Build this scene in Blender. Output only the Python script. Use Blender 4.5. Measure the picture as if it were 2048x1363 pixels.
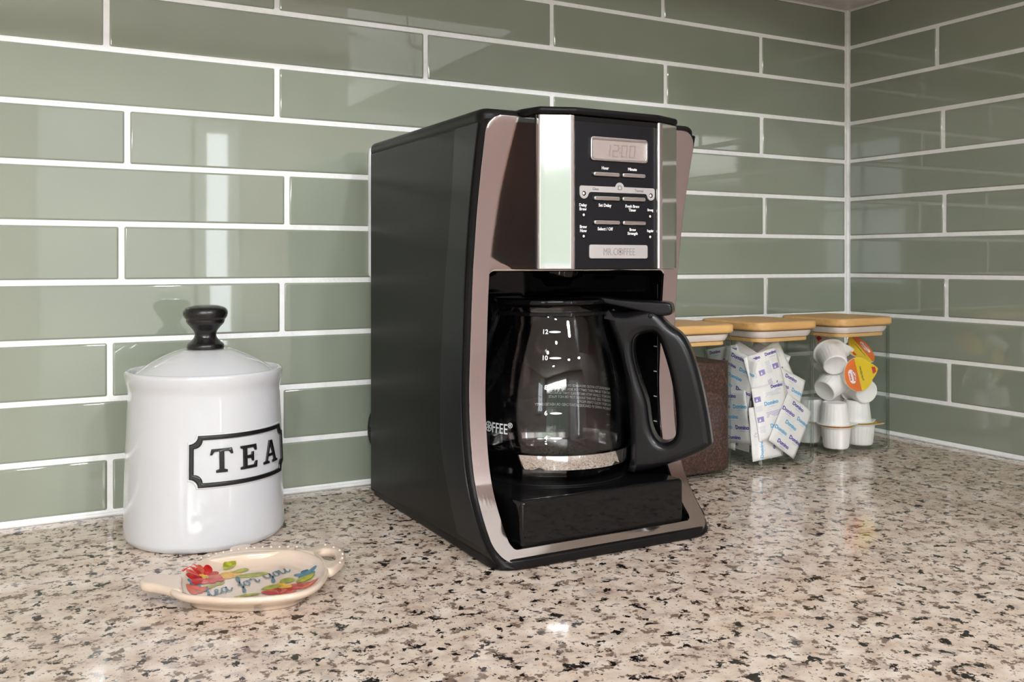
import bpy, bmesh, math, random
import numpy as np
from mathutils import Matrix, Vector
random.seed(7)
PI = math.pi
scene = bpy.context.scene
col = scene.collection
for o in list(bpy.data.objects):
    bpy.data.objects.remove(o, do_unlink=True)

# ------------------------------------------------------------------ camera
cam_d = bpy.data.cameras.new('camera')
cam = bpy.data.objects.new('camera', cam_d)
col.objects.link(cam)
cam.location = (-1.05195, -0.92826, 0.23421)
cam.rotation_euler = (PI / 2, 0, -0.4992)
cam_d.sensor_width = 36.0
cam_d.lens = 32.416
cam_d.shift_y = -0.07658
cam_d.clip_start = 0.02
cam_d.clip_end = 60
scene.camera = cam

# ------------------------------------------------------------------ world, exposure
world = bpy.data.worlds.new('sky')
scene.world = world
world.use_nodes = True
bg = world.node_tree.nodes['Background']
bg.inputs[0].default_value = (0.75, 0.86, 1.0, 1)
bg.inputs[1].default_value = 1.0
vs = scene.view_settings
vs.view_transform = 'Standard'
vs.look = 'None'
vs.gamma = 1.0
vs.exposure = 1.12
vs.use_curve_mapping = False
scene.cycles.transparent_max_bounces = 48
scene.cycles.max_bounces = 14
scene.cycles.sample_clamp_indirect = 6.0
WIN = 5.0          # brightness of the daylight in the windows
LAMP = 290.0         # brightness of the ceiling lamps' diffusers

# ------------------------------------------------------------------ node helpers
def newmat(name):
    m = bpy.data.materials.new(name)
    m.use_nodes = True
    nt = m.node_tree
    return m, nt, nt.nodes['Principled BSDF']

def node(nt, typ, **kw):
    n = nt.nodes.new(typ)
    for k, v in kw.items():
        setattr(n, k, v)
    return n

def c4(c):
    return (c[0], c[1], c[2], 1)

def noise(nt, scale, detail=2, rough=0.5, coord='Object', vec=None, dist=0.0):
    n = node(nt, 'ShaderNodeTexNoise')
    n.inputs['Scale'].default_value = scale
    n.inputs['Detail'].default_value = detail
    n.inputs['Roughness'].default_value = rough
    n.inputs['Distortion'].default_value = dist
    if vec is None:
        t = node(nt, 'ShaderNodeTexCoord')
        nt.links.new(t.outputs[coord], n.inputs['Vector'])
    else:
        nt.links.new(vec, n.inputs['Vector'])
    return n

def ramp(nt, src, stops, interp='LINEAR'):
    r = node(nt, 'ShaderNodeValToRGB')
    r.color_ramp.interpolation = interp
    e = r.color_ramp.elements
    while len(e) > len(stops):
        e.remove(e[-1])
    while len(e) < len(stops):
        e.new(0.5)
    for el, (p, c) in zip(e, stops):
        el.position = p
        el.color = c4(c) if not isinstance(c, (int, float)) else (c, c, c, 1)
    nt.links.new(src, r.inputs[0])
    return r

def mixc(nt, fac, a, b):
    m = node(nt, 'ShaderNodeMix', data_type='RGBA')
    for sock, v in ((m.inputs[0], fac), (m.inputs[6], a), (m.inputs[7], b)):
        if hasattr(v, 'is_output'):
            nt.links.new(v, sock)
        else:
            sock.default_value = c4(v) if isinstance(v, tuple) else v
    return m.outputs[2]

def bump(nt, bsdf, src, strength, dist=0.001):
    b = node(nt, 'ShaderNodeBump')
    b.inputs['Strength'].default_value = strength
    b.inputs['Distance'].default_value = dist
    nt.links.new(src, b.inputs['Height'])
    nt.links.new(b.outputs[0], bsdf.inputs['Normal'])

def simple(name, color, rough=0.4, metal=0.0, vary=0.06, scale=60, spec=0.5, coat=0.0, bmp=0.0, bscale=400, bdist=0.0004):
    """one colour with a little procedural unevenness"""
    m, nt, b = newmat(name)
    n = noise(nt, scale, 3)
    lo = tuple(max(0, x * (1 - vary)) for x in color)
    hi = tuple(min(1, x * (1 + vary)) for x in color)
    r = ramp(nt, n.outputs[0], [(0.3, lo), (0.7, hi)])
    nt.links.new(r.outputs[0], b.inputs['Base Color'])
    b.inputs['Roughness'].default_value = rough
    b.inputs['Metallic'].default_value = metal
    b.inputs['Specular IOR Level'].default_value = spec
    b.inputs['Coat Weight'].default_value = coat
    b.inputs['Coat Roughness'].default_value = 0.03
    if bmp:
        bump(nt, b, noise(nt, bscale, 3).outputs[0], bmp, bdist)
    return m

M = {}
M['housing'] = simple('black_satin_plastic', (0.0065, 0.006, 0.006), 0.36, spec=0.18, bmp=0.15, bscale=1500)
M['gloss_black'] = simple('black_gloss_plastic', (0.005, 0.005, 0.0055), 0.06, spec=0.35)
M['panel'] = simple('panel_dark_plastic', (0.0075, 0.008, 0.010), 0.34, spec=0.3)
M['handle'] = simple('handle_black_plastic', (0.005, 0.005, 0.006), 0.26, spec=0.35, bmp=0.1, bscale=1800)
M['cord'] = simple('black_rubber', (0.014, 0.014, 0.014), 0.5)
M['chrome'] = simple('polished_chrome', (0.80, 0.80, 0.80), 0.045, 1.0, vary=0.01)
M['silver'] = simple('satin_silver', (0.62, 0.60, 0.59), 0.30, 0.45, vary=0.03)
M['ceramic'] = simple('white_glaze', (0.61, 0.615, 0.63), 0.10, vary=0.01, coat=0.5)
M['cream'] = simple('cream_glaze', (0.68, 0.545, 0.43), 0.12, vary=0.02, coat=0.5)
M['black_paint'] = simple('black_enamel', (0.010, 0.010, 0.010), 0.22, bmp=0.3, bscale=700)
M['knob'] = simple('black_painted_wood', (0.010, 0.009, 0.009), 0.26, coat=0.15)
M['white_print'] = simple('white_print', (0.85, 0.85, 0.85), 0.5, vary=0.02)
M['grey_print'] = simple('grey_print', (0.10, 0.10, 0.105), 0.5, vary=0.02)
M['badge_print'] = simple('badge_print', (0.42, 0.40, 0.40), 0.35, 0.6, vary=0.02)
M['lens'] = simple('led_lens', (0.70, 0.66, 0.64), 0.2)
M['lcd_digit'] = simple('lcd_segment', (0.30, 0.245, 0.22), 0.5)
M['white_plastic'] = simple('white_wall_plate', (0.86, 0.87, 0.88), 0.3)
M['silicone'] = simple('translucent_silicone', (0.80, 0.70, 0.64), 0.4)
M['paper'] = simple('packet_paper', (0.86, 0.83, 0.81), 0.55, vary=0.05, scale=90)
M['blue'] = simple('light_blue_ink', (0.10, 0.42, 0.72), 0.5)
M['navy'] = simple('purple_blue_ink', (0.075, 0.06, 0.36), 0.5)
M['lilac'] = simple('lilac_ink', (0.27, 0.23, 0.52), 0.5)
M['palegrey'] = simple('pale_blue_fine_print', (0.50, 0.56, 0.66), 0.5)
M['cup'] = simple('white_creamer_plastic', (0.88, 0.86, 0.83), 0.35, vary=0.02)
M['f_orange'] = simple('foil_orange', (0.80, 0.17, 0.02), 0.3)
M['f_yellow'] = simple('foil_yellow', (0.82, 0.58, 0.01), 0.3)
M['f_red'] = simple('foil_red', (0.62, 0.035, 0.03), 0.3)
M['f_cream'] = simple('foil_cream', (0.86, 0.66, 0.52), 0.3)
M['f_white'] = simple('foil_white', (0.85, 0.82, 0.80), 0.35)
M['f_black'] = simple('foil_dark_print', (0.06, 0.05, 0.02), 0.5)
M['p_red'] = simple('painted_red', (0.46, 0.018, 0.016), 0.2, vary=0.35, scale=250)
M['p_coral'] = simple('painted_coral', (0.56, 0.11, 0.065), 0.2, vary=0.25, scale=250)
M['p_yellow'] = simple('painted_yellow', (0.66, 0.36, 0.03), 0.2, vary=0.3, scale=250)
M['p_green'] = simple('painted_green', (0.30, 0.31, 0.025), 0.2, vary=0.35, scale=250)
M['p_blue'] = simple('painted_blue', (0.060, 0.17, 0.235), 0.2, vary=0.25, scale=250)
M['wall_paint'] = simple('warm_wall_paint', (0.56, 0.50, 0.46), 0.7, bmp=0.1)
M['taupe'] = simple('taupe_wall_paint', (0.27, 0.205, 0.19), 0.6, bmp=0.1)
M['ceiling_paint'] = simple('ceiling_paint', (0.80, 0.78, 0.75), 0.8)
M['cabinet'] = simple('white_cabinet_paint', (0.80, 0.80, 0.79), 0.35)
M['grout'] = simple('white_grout', (0.90, 0.90, 0.89), 0.8, vary=0.04, scale=120, bmp=0.6, bscale=350, bdist=0.0008)

def lcd():
    m, nt, b = newmat('lcd_glass')
    n = noise(nt, 30, 2)
    r = ramp(nt, n.outputs[0], [(0.3, (0.36, 0.30, 0.275)), (0.7, (0.46, 0.40, 0.37))])
    nt.links.new(r.outputs[0], b.inputs['Base Color'])
    b.inputs['Roughness'].default_value = 0.12
    return m
M['lcd'] = lcd()

def brushed():
    m, nt, b = newmat('bezel_chrome')
    t = node(nt, 'ShaderNodeTexCoord')
    mp = node(nt, 'ShaderNodeMapping')
    mp.inputs['Scale'].default_value = (2200, 2200, 25)
    nt.links.new(t.outputs['Object'], mp.inputs[0])
    n = noise(nt, 1.0, 2, vec=mp.outputs[0])
    r = ramp(nt, n.outputs[0], [(0.3, 0.05), (0.75, 0.13)])
    nt.links.new(r.outputs[0], b.inputs['Roughness'])
    b.inputs['Base Color'].default_value = (0.78, 0.73, 0.71, 1)
    b.inputs['Metallic'].default_value = 1
    bump(nt, b, n.outputs[0], 0.02, 0.0002)
    return m
M['bezel'] = brushed()

def tile_mat():
    m, nt, b = newmat('sage_glass_tile')
    oi = node(nt, 'ShaderNodeObjectInfo')
    r = ramp(nt, oi.outputs['Random'], [(0.0, (0.262, 0.294, 0.230)), (1.0, (0.292, 0.324, 0.255))])
    n = noise(nt, 7, 2)
    r2 = ramp(nt, n.outputs[0], [(0.3, 0.93), (0.7, 1.04)])
    mx = node(nt, 'ShaderNodeMix', data_type='RGBA', blend_type='MULTIPLY')
    mx.inputs[0].default_value = 1
    nt.links.new(r.outputs[0], mx.inputs[6])
    nt.links.new(r2.outputs[0], mx.inputs[7])
    nt.links.new(mx.outputs[2], b.inputs['Base Color'])
    b.inputs['Roughness'].default_value = 0.035
    b.inputs['Specular IOR Level'].default_value = 0.5
    b.inputs['Coat Weight'].default_value = 1.0
    b.inputs['Coat Roughness'].default_value = 0.02
    b.inputs['Coat IOR'].default_value = 1.55
    n3 = noise(nt, 14, 1)
    bump(nt, b, n3.outputs[0], 0.035, 0.002)
    return m
M['tile'] = tile_mat()

def granite():
    m, nt, b = newmat('speckled_granite')
    t = node(nt, 'ShaderNodeTexCoord')
    v = t.outputs['Object']
    base = ramp(nt, noise(nt, 45, 4, 0.6, vec=v).outputs[0],
                [(0.30, (0.50, 0.375, 0.305)), (0.48, (0.70, 0.57, 0.46)), (0.70, (0.84, 0.75, 0.66))]).outputs[0]
    grey = ramp(nt, noise(nt, 70, 3, 0.5, vec=v, dist=0.5).outputs[0], [(0.56, 0.0), (0.66, 0.6)])
    c1 = mixc(nt, grey.outputs[0], base, (0.42, 0.36, 0.32))
    mp = node(nt, 'ShaderNodeMapping')
    mp.inputs['Location'].default_value = (3.1, 7.7, 1.9)
    nt.links.new(v, mp.inputs[0])
    br = ramp(nt, noise(nt, 100, 6, 0.70, vec=mp.outputs[0], dist=0.2).outputs[0], [(0.545, 0.0), (0.585, 0.85)])
    c2 = mixc(nt, br.outputs[0], c1, (0.13, 0.078, 0.055))
    mp2 = node(nt, 'ShaderNodeMapping')
    mp2.inputs['Location'].default_value = (11.3, 2.2, 5.5)
    nt.links.new(v, mp2.inputs[0])
    bk = ramp(nt, noise(nt, 100, 5, 0.66, vec=mp2.outputs[0], dist=0.25).outputs[0], [(0.575, 0.0), (0.595, 1.0)])
    c3 = mixc(nt, bk.outputs[0], c2, (0.012, 0.009, 0.008))
    mp3 = node(nt, 'ShaderNodeMapping')
    mp3.inputs['Location'].default_value = (1.3, 12.2, 8.5)
    nt.links.new(v, mp3.inputs[0])
    fl = ramp(nt, noise(nt, 330, 3, 0.55, vec=mp3.outputs[0]).outputs[0], [(0.64, 0.0), (0.68, 0.9)])
    c4_ = mixc(nt, fl.outputs[0], c3, (0.05, 0.035, 0.03))
    nt.links.new(c4_, b.inputs['Base Color'])
    b.inputs['Roughness'].default_value = 0.09
    b.inputs['Specular IOR Level'].default_value = 0.5
    return m
M['granite'] = granite()

def wood(name, a, c, sc=(60, 8, 8)):
    m, nt, b = newmat(name)
    t = node(nt, 'ShaderNodeTexCoord')
    mp = node(nt, 'ShaderNodeMapping')
    mp.inputs['Scale'].default_value = sc
    nt.links.new(t.outputs['Object'], mp.inputs[0])
    n = noise(nt, 3.0, 5, 0.6, vec=mp.outputs[0])
    r = ramp(nt, n.outputs[0], [(0.3, a), (0.7, c)])
    nt.links.new(r.outputs[0], b.inputs['Base Color'])
    b.inputs['Roughness'].default_value = 0.42
    return m
M['bamboo'] = wood('bamboo', (0.60, 0.33, 0.11), (0.74, 0.45, 0.18), (6, 60, 60))
M['floorwood'] = wood('brown_floor_boards', (0.11, 0.042, 0.030), (0.20, 0.090, 0.065), (0.6, 7, 7))

def coffee_mat():
    m, nt, b = newmat('ground_coffee')
    n = noise(nt, 420, 5, 0.75)
    r = ramp(nt, n.outputs[0], [(0.38, (0.008, 0.002, 0.001)), (0.52, (0.042, 0.010, 0.004)), (0.68, (0.16, 0.05, 0.022))])
    nt.links.new(r.outputs[0], b.inputs['Base Color'])
    b.inputs['Roughness'].default_value = 0.8
    bump(nt, b, n.outputs[0], 0.8, 0.001)
    return m
M['coffee'] = coffee_mat()

def thin_glass(name, tint, edge, rough=0.0, base=0.035):
    """clear glass wall: mirror reflection by angle over see-through"""
    m, nt, b = newmat(name)
    nt.nodes.remove(b)
    out = nt.nodes['Material Output']
    lw = node(nt, 'ShaderNodeLayerWeight')
    lw.inputs[0].default_value = 0.5
    p = node(nt, 'ShaderNodeMath', operation='POWER')
    nt.links.new(lw.outputs['Facing'], p.inputs[0])
    p.inputs[1].default_value = 5.0
    ma = node(nt, 'ShaderNodeMath', operation='MULTIPLY_ADD')
    nt.links.new(p.outputs[0], ma.inputs[0])
    ma.inputs[1].default_value = 0.85
    ma.inputs[2].default_value = base
    tr = node(nt, 'ShaderNodeBsdfTransparent')
    p2 = node(nt, 'ShaderNodeMath', operation='POWER')
    nt.links.new(lw.outputs['Facing'], p2.inputs[0])
    p2.inputs[1].default_value = 3.0
    cc = mixc(nt, p2.outputs[0], tint, edge)
    nt.links.new(cc, tr.inputs[0])
    gl = node(nt, 'ShaderNodeBsdfGlossy')
    n = noise(nt, 200, 2)
    rr = ramp(nt, n.outputs[0], [(0.4, rough), (0.8, rough + 0.012)])
    nt.links.new(rr.outputs[0], gl.inputs['Roughness'])
    mx = node(nt, 'ShaderNodeMixShader')
    nt.links.new(ma.outputs[0], mx.inputs[0])
    nt.links.new(tr.outputs[0], mx.inputs[1])
    nt.links.new(gl.outputs[0], mx.inputs[2])
    nt.links.new(mx.outputs[0], out.inputs[0])
    return m
M['jar_glass'] = thin_glass('jar_glass', (0.998, 1.0, 0.998), (0.30, 0.44, 0.39), base=0.024)
M['carafe_glass'] = thin_glass('carafe_glass', (0.93, 0.93, 0.93), (0.30, 0.31, 0.31), base=0.05)

def emit(name, color, strength):
    m, nt, b = newmat(name)
    n = noise(nt, 0.8, 2)
    r = ramp(nt, n.outputs[0], [(0.35, tuple(x * 0.9 for x in color)), (0.65, color)])
    nt.links.new(r.outputs[0], b.inputs['Emission Color'])
    b.inputs['Base Color'].default_value = (0.05, 0.05, 0.05, 1)
    b.inputs['Emission Strength'].default_value = strength
    return m
M['daylight'] = emit('window_daylight', (0.90, 0.95, 1.0), WIN * 0.55)
def garden_view():
    """what the big panes look out on: foliage below, bright sky above"""
    m, nt, b = newmat('window_garden_view')
    t = node(nt, 'ShaderNodeTexCoord')
    sx = node(nt, 'ShaderNodeSeparateXYZ')
    nt.links.new(t.outputs['Object'], sx.inputs[0])
    n = noise(nt, 3.0, 5, 0.6)
    ad = node(nt, 'ShaderNodeMath', operation='MULTIPLY_ADD')
    nt.links.new(n.outputs[0], ad.inputs[0])
    ad.inputs[1].default_value = 0.5
    nt.links.new(sx.outputs[2], ad.inputs[2])
    hf = node(nt, 'ShaderNodeMath', operation='MULTIPLY')
    nt.links.new(ad.outputs[0], hf.inputs[0])
    hf.inputs[1].default_value = 0.5
    r = ramp(nt, hf.outputs[0], [(0.53, (0.050, 0.057, 0.047)), (0.61, (1.0, 1.0, 0.97))])
    nt.links.new(r.outputs[0], b.inputs['Emission Color'])
    b.inputs['Base Color'].default_value = (0.02, 0.02, 0.02, 1)
    b.inputs['Emission Strength'].default_value = WIN * 1.5
    return m
M['garden'] = garden_view()
M['lamp'] = emit('lamp_diffuser', (0.93, 0.965, 1.0), LAMP)

# ------------------------------------------------------------------ geometry helpers
def thing(name, label, cat, loc, group=None, kind=None):
    o = bpy.data.objects.new(name, None)
    col.objects.link(o)
    o.empty_display_size = 0.02
    o.location = loc
    if label:
        o['label'] = label
    if cat:
        o['category'] = cat
    if group:
        o['group'] = group
    if kind:
        o['kind'] = kind
    return o

def root_loc(o):
    v = Vector((0, 0, 0))
    while o is not None:
        v = v + Vector(o.location)
        o = o.parent
    return v

def link(name, me, mat, parent=None, local=False, smooth=35):
    """one mesh object; coordinates are in metres in the room unless local"""
    if parent is not None and not local:
        me.transform(Matrix.Translation(-root_loc(parent)))
    if smooth:
        me.shade_smooth()
        me.set_sharp_from_angle(angle=math.radians(smooth))
    mats = mat if isinstance(mat, (list, tuple)) else [mat]
    me.materials.clear()
    for m_ in mats:
        me.materials.append(M[m_] if isinstance(m_, str) else m_)
    me.name = name
    o = bpy.data.objects.new(name, me)
    col.objects.link(o)
    if parent is not None:
        o.parent = parent
    if smooth:
        w = o.modifiers.new('even_shading', 'WEIGHTED_NORMAL')
        w.mode = 'FACE_AREA'
        w.weight = 80
        w.keep_sharp = True
    return o

def tag(o, label=None, cat=None, group=None, kind=None):
    if label:
        o['label'] = label
    if cat:
        o['category'] = cat
    if group:
        o['group'] = group
    if kind:
        o['kind'] = kind
    return o

def pydata(verts, faces):
    me = bpy.data.meshes.new('m')
    me.from_pydata([tuple(v) for v in verts], [], faces)
    me.update()
    return me

def fixn(me):
    bm = bmesh.new()
    bm.from_mesh(me)
    bmesh.ops.recalc_face_normals(bm, faces=bm.faces)
    bm.to_mesh(me)
    bm.free()
    return me

def box_me(lo, hi, bev=0.0, seg=2):
    bm = bmesh.new()
    bmesh.ops.create_cube(bm, size=1)
    for v in bm.verts:
        v.co = Vector([lo[i] + (v.co[i] + 0.5) * (hi[i] - lo[i]) for i in range(3)])
    if bev:
        bmesh.ops.bevel(bm, geom=list(bm.edges), offset=bev, segments=seg, profile=0.5, affect='EDGES')
    me = bpy.data.meshes.new('m')
    bm.to_mesh(me)
    bm.free()
    return me

def loft(loops, cap0=True, cap1=True, closed=False):
    n = len(loops[0])
    V = [p for lp in loops for p in lp]
    F = []
    L = len(loops)
    for i in range(L if closed else L - 1):
        a = i * n
        b = ((i + 1) % L) * n
        for j in range(n):
            k = (j + 1) % n
            F.append((a + j, a + k, b + k, b + j))
    if cap0:
        F.append(tuple(range(n))[::-1])
    if cap1:
        F.append(tuple(range((L - 1) * n, L * n)))
    return fixn(pydata(V, F))

def lathe(prof, c=(0, 0), seg=64, closed=False):
    """profile of (radius, height); radius 0 ends are poles"""
    V, F = [], []
    rows = []
    for r, z in prof:
        if r < 1e-6:
            V.append((c[0], c[1], z))
            rows.append([len(V) - 1])
        else:
            s = len(V)
            for j in range(seg):
                a = 2 * PI * j / seg
                V.append((c[0] + r * math.cos(a), c[1] + r * math.sin(a), z))
            rows.append(list(range(s, s + seg)))
    pairs = list(zip(rows, rows[1:])) + ([(rows[-1], rows[0])] if closed else [])
    for A, B in pairs:
        for j in range(seg):
            k = (j + 1) % seg
            if len(A) == 1 and len(B) == 1:
                continue
            if len(A) == 1:
                F.append((A[0], B[k], B[j]))
            elif len(B) == 1:
                F.append((A[j], A[k], B[0]))
            else:
                F.append((A[j], A[k], B[k], B[j]))
    return fixn(pydata(V, F))

def catmull(pts, n=8, closed=True):
    P = [Vector(p) for p in pts]
    out = []
    N = len(P)
    rng = range(N) if closed else range(N - 1)
    for i in rng:
        if closed:
            a, b, c, d = P[i - 1], P[i], P[(i + 1) % N], P[(i + 2) % N]
        else:
            a, b, c, d = P[max(i - 1, 0)], P[i], P[i + 1], P[min(i + 2, N - 1)]
        for k in range(n):
            t = k / n
            out.append(0.5 * ((2 * b) + (c - a) * t + (2 * a - 5 * b + 4 * c - d) * t * t + (3 * b - a - 3 * c + d) * t ** 3))
    if not closed:
        out.append(P[-1])
    return out

def roundpoly(pts, r, n=6):
    """polygon with rounded corners; r one number or one per corner"""
    out = []
    N = len(pts)
    for i in range(N):
        p0, p1, p2 = Vector(pts[i - 1]), Vector(pts[i]), Vector(pts[(i + 1) % N])
        rr = r[i] if isinstance(r, (list, tuple)) else r
        d1, d2 = (p0 - p1), (p2 - p1)
        l1, l2 = d1.length, d2.length
        if rr <= 0:
            out.append(tuple(p1))
            continue
        d1.normalize(); d2.normalize()
        ang = math.acos(max(-1, min(1, d1.dot(d2))))
        t = min(rr / math.tan(ang / 2), l1 * 0.49, l2 * 0.49)
        a, b = p1 + d1 * t, p1 + d2 * t
        for k in range(n + 1):
            s = k / n
            out.append(tuple((1 - s) ** 2 * a + 2 * s * (1 - s) * p1 + s * s * b))
    return out

def dense(pts, step):
    out = []
    N = len(pts)
    for i in range(N):
        a, b = Vector(pts[i]), Vector(pts[(i + 1) % N])
        k = max(1, int((b - a).length / step))
        for j in range(k):
            out.append(tuple(a.lerp(b, j / k)))
    return out

def rrect(w, h, r, n=6):
    return roundpoly([(-w / 2, -h / 2), (w / 2, -h / 2), (w / 2, h / 2), (-w / 2, h / 2)], r, n)

def curve_me(loops, ext, bev=0.0, res=3):
    """flat outline(s) with holes, given thickness and rounded edges; lies in XY"""
    cu = bpy.data.curves.new('c', 'CURVE')
    cu.dimensions = '2D'
    cu.fill_mode = 'BOTH'
    cu.extrude = ext
    cu.bevel_depth = bev
    cu.bevel_resolution = res
    cu.offset = -bev
    for lp in loops:
        sp = cu.splines.new('POLY')
        sp.points.add(len(lp) - 1)
        for p, q in zip(sp.points, lp):
            p.co = (q[0], q[1], 0, 1)
        sp.use_cyclic_u = True
    ob = bpy.data.objects.new('c', cu)
    me = bpy.data.meshes.new_from_object(ob)
    bpy.data.objects.remove(ob)
    bpy.data.curves.remove(cu)
    bm = bmesh.new()
    bm.from_mesh(me)
    bmesh.ops.remove_doubles(bm, verts=bm.verts, dist=1e-6)
    bmesh.ops.recalc_face_normals(bm, faces=bm.faces)
    bm.to_mesh(me)
    bm.free()
    return me

def text_me(body, size, ext=0.00012, fat=0.0, ax='CENTER', ay='CENTER', line=1.0, sx=1.0, space=1.0):
    cu = bpy.data.curves.new('t', 'FONT')
    cu.body = body
    cu.size = size
    cu.align_x = ax
    cu.align_y = ay
    cu.extrude = ext
    cu.offset = fat
    cu.space_line = line
    cu.space_character = space
    cu.resolution_u = 3
    ob = bpy.data.objects.new('t', cu)
    me = bpy.data.meshes.new_from_object(ob)
    bpy.data.objects.remove(ob)
    bpy.data.curves.remove(cu)
    if sx != 1.0:
        me.transform(Matrix.Diagonal((sx, 1, 1, 1)))
    return me

def vmap(me, f):
    for v in me.vertices:
        v.co = Vector(f(v.co.x, v.co.y, v.co.z))
    me.update()
    return me

def join(meshes):
    bm = bmesh.new()
    for m_ in meshes:
        bm.from_mesh(m_)
    me = bpy.data.meshes.new('m')
    bm.to_mesh(me)
    bm.free()
    return me

def tube_me(pts, r, seg=10):
    P = [Vector(p) for p in pts]
    loops = []
    up = Vector((0, 0, 1))
    for i, p in enumerate(P):
        t = (P[min(i + 1, len(P) - 1)] - P[max(i - 1, 0)]).normalized()
        s = t.cross(up)
        if s.length < 1e-4:
            s = t.cross(Vector((1, 0, 0)))
        s.normalize()
        q = s.cross(t)
        loops.append([p + (s * math.cos(2 * PI * k / seg) + q * math.sin(2 * PI * k / seg)) * r for k in range(seg)])
    return loft(loops)

def boolean(me_a, me_b, op='DIFFERENCE'):
    a = bpy.data.objects.new('a', me_a); b = bpy.data.objects.new('b', me_b)
    col.objects.link(a); col.objects.link(b)
    md = a.modifiers.new('d', 'BOOLEAN')
    md.operation = op; md.object = b; md.solver = 'EXACT'
    bpy.context.view_layer.update()
    me = bpy.data.meshes.new_from_object(a.evaluated_get(bpy.context.evaluated_depsgraph_get()))
    bpy.data.objects.remove(a); bpy.data.objects.remove(b)
    return me

# ================================================================== ROOM
U = 0.054
TOPZ = 11 * U
FLOOR, CEIL = -0.92, 1.52
XL, XR, YR = -4.2, 2.6, -4.6
GY = 0.0009          # grout lies this far behind the tile faces

def struct(name, me, mat, parent=None, label=None, smooth=35):
    o = link(name, me, mat, parent, smooth=smooth)
    if parent is None:
        o['kind'] = 'structure'
        if label:
            o['label'] = label
    return o

wall_back = struct('wall_back', box_me((XL, GY, FLOOR), (0.0, 0.12, CEIL)), 'grout',
                   label='tiled back wall with white grout between sage green glass tiles')
wall_right = struct('wall_right', box_me((GY, -2.0, FLOOR), (0.12, 0.12, CEIL)), 'grout',
                    label='tiled right wall with white grout meeting the back wall at the corner')
struct('floor', box_me((XL - 0.1, YR - 0.1, FLOOR - 0.05), (XR + 0.1, 0.12, FLOOR)), 'floorwood')
struct('ceiling', box_me((XL - 0.1, YR - 0.1, CEIL), (XR + 0.1, 0.12, CEIL + 0.05)), 'ceiling_paint')
struct('wall_left', box_me((XL - 0.1, YR, FLOOR), (XL, 0.12, CEIL)), 'wall_paint')
struct('wall_rear', box_me((XL - 0.1, YR - 0.1, FLOOR), (XR + 0.1, YR, CEIL)), 'wall_paint')
struct('wall_far', box_me((XR, YR, FLOOR), (XR + 0.1, -1.9, CEIL)), 'wall_paint')
struct('wall_return', box_me((0.12, -2.0, FLOOR), (XR + 0.1, -1.9, CEIL)), 'wall_paint')
struct('trim_1', box_me((XL, -0.004, TOPZ), (-2.0, GY, CEIL)), 'wall_paint')
struct('trim_2', box_me((-0.004, -2.0, FLOOR), (GY, -0.70, CEIL)), 'taupe')

def tile_me(L, H):
    """a glass tile in local space: face at y=0 looking to -y"""
    bm = bmesh.new()
    bmesh.ops.create_cube(bm, size=1)
    for v in bm.verts:
        v.co = Vector((v.co.x * L, 0.004 + v.co.y * 0.008, v.co.z * H))
    ed = [e for e in bm.edges if all(v.co.y < 0.001 for v in e.verts)]
    cor = [e for e in bm.edges if abs(e.verts[0].co.y - e.verts[1].co.y) > 0.001]
    bmesh.ops.bevel(bm, geom=cor, offset=0.0018, segments=2, profile=0.5, affect='EDGES')
    ed = [e for e in bm.edges if all(v.co.y < 0.001 for v in e.verts)]
    bmesh.ops.bevel(bm, geom=ed, offset=0.0022, segments=3, profile=0.5, affect='EDGES')
    me = bpy.data.meshes.new('tile')
    bm.to_mesh(me)
    bm.free()
    return me

G = 0.0041
TL = 0.3235
tile_cache = {}
def put_tile(wall, a, b, z0, z1, jit=0.0):
    L, H = round(b - a - G, 4), round(z1 - z0 - G, 4)
    if L < 0.004:
        return
    key = (L, H)
    if key not in tile_cache:
        me = tile_me(L, H)
        me.materials.append(M['tile'])
        me.shade_smooth()
        me.set_sharp_from_angle(angle=math.radians(50))
        big = max(me.polygons, key=lambda p: p.area if p.normal.y < -0.9 else 0)
        big.use_smooth = False
        tile_cache[key] = me
    o = bpy.data.objects.new('tile', tile_cache[key])
    col.objects.link(o)
    tl = random.uniform(-0.0014, 0.0014)
    if wall == 'A':
        o.location = ((a + b) / 2, 0, (z0 + z1) / 2)
        o.rotation_euler = (tl * 2, 0, tl)
        o.parent = wall_back
    else:
        o.location = (0, (a + b) / 2, (z0 + z1) / 2)
        o.rotation_euler = (0, tl * 2, -PI / 2 + tl)
        o.parent = wall_right

first_A = {10: -0.329, 9: -0.164, 8: -0.325, 7: -0.163, 6: -0.318, 5: -0.158, 4: -0.322, 3: -0.156, 2: -0.325, 1: -0.157, 0: -0.325}
known_A = {10: [-0.652], 9: [-0.492, -0.815], 8: [-0.653, -0.973], 7: [-0.492, -0.815], 6: [-0.637, -0.955], 5: [-0.482, -0.805],
           4: [-0.641, -0.960], 3: [-0.483, -0.810], 2: [-0.648, -0.970], 1: [-0.484, -0.811], 0: [-0.648, -0.970]}
first_B = {9: -0.1456, 7: -0.154, 5: -0.156, 3: -0.159, 1: -0.163}
for i in range(11):
    z0, z1 = i * U, (i + 1) * U
    if i == 0:
        z0 += 0.003
    js = [-0.0015, first_A[i]] + known_A[i]
    while js[-1] > -1.95:
        js.append(max(js[-1] - TL, -2.0))
    for b, a in zip(js, js[1:]):
        put_tile('A', a, b, z0, z1)
    js = [-0.0025, first_B.get(i, -0.318)]
    while js[-1] > -0.68:
        js.append(max(js[-1] - TL, -0.70))
    for b, a in zip(js, js[1:]):
        put_tile('B', a, b, z0, z1)

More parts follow.
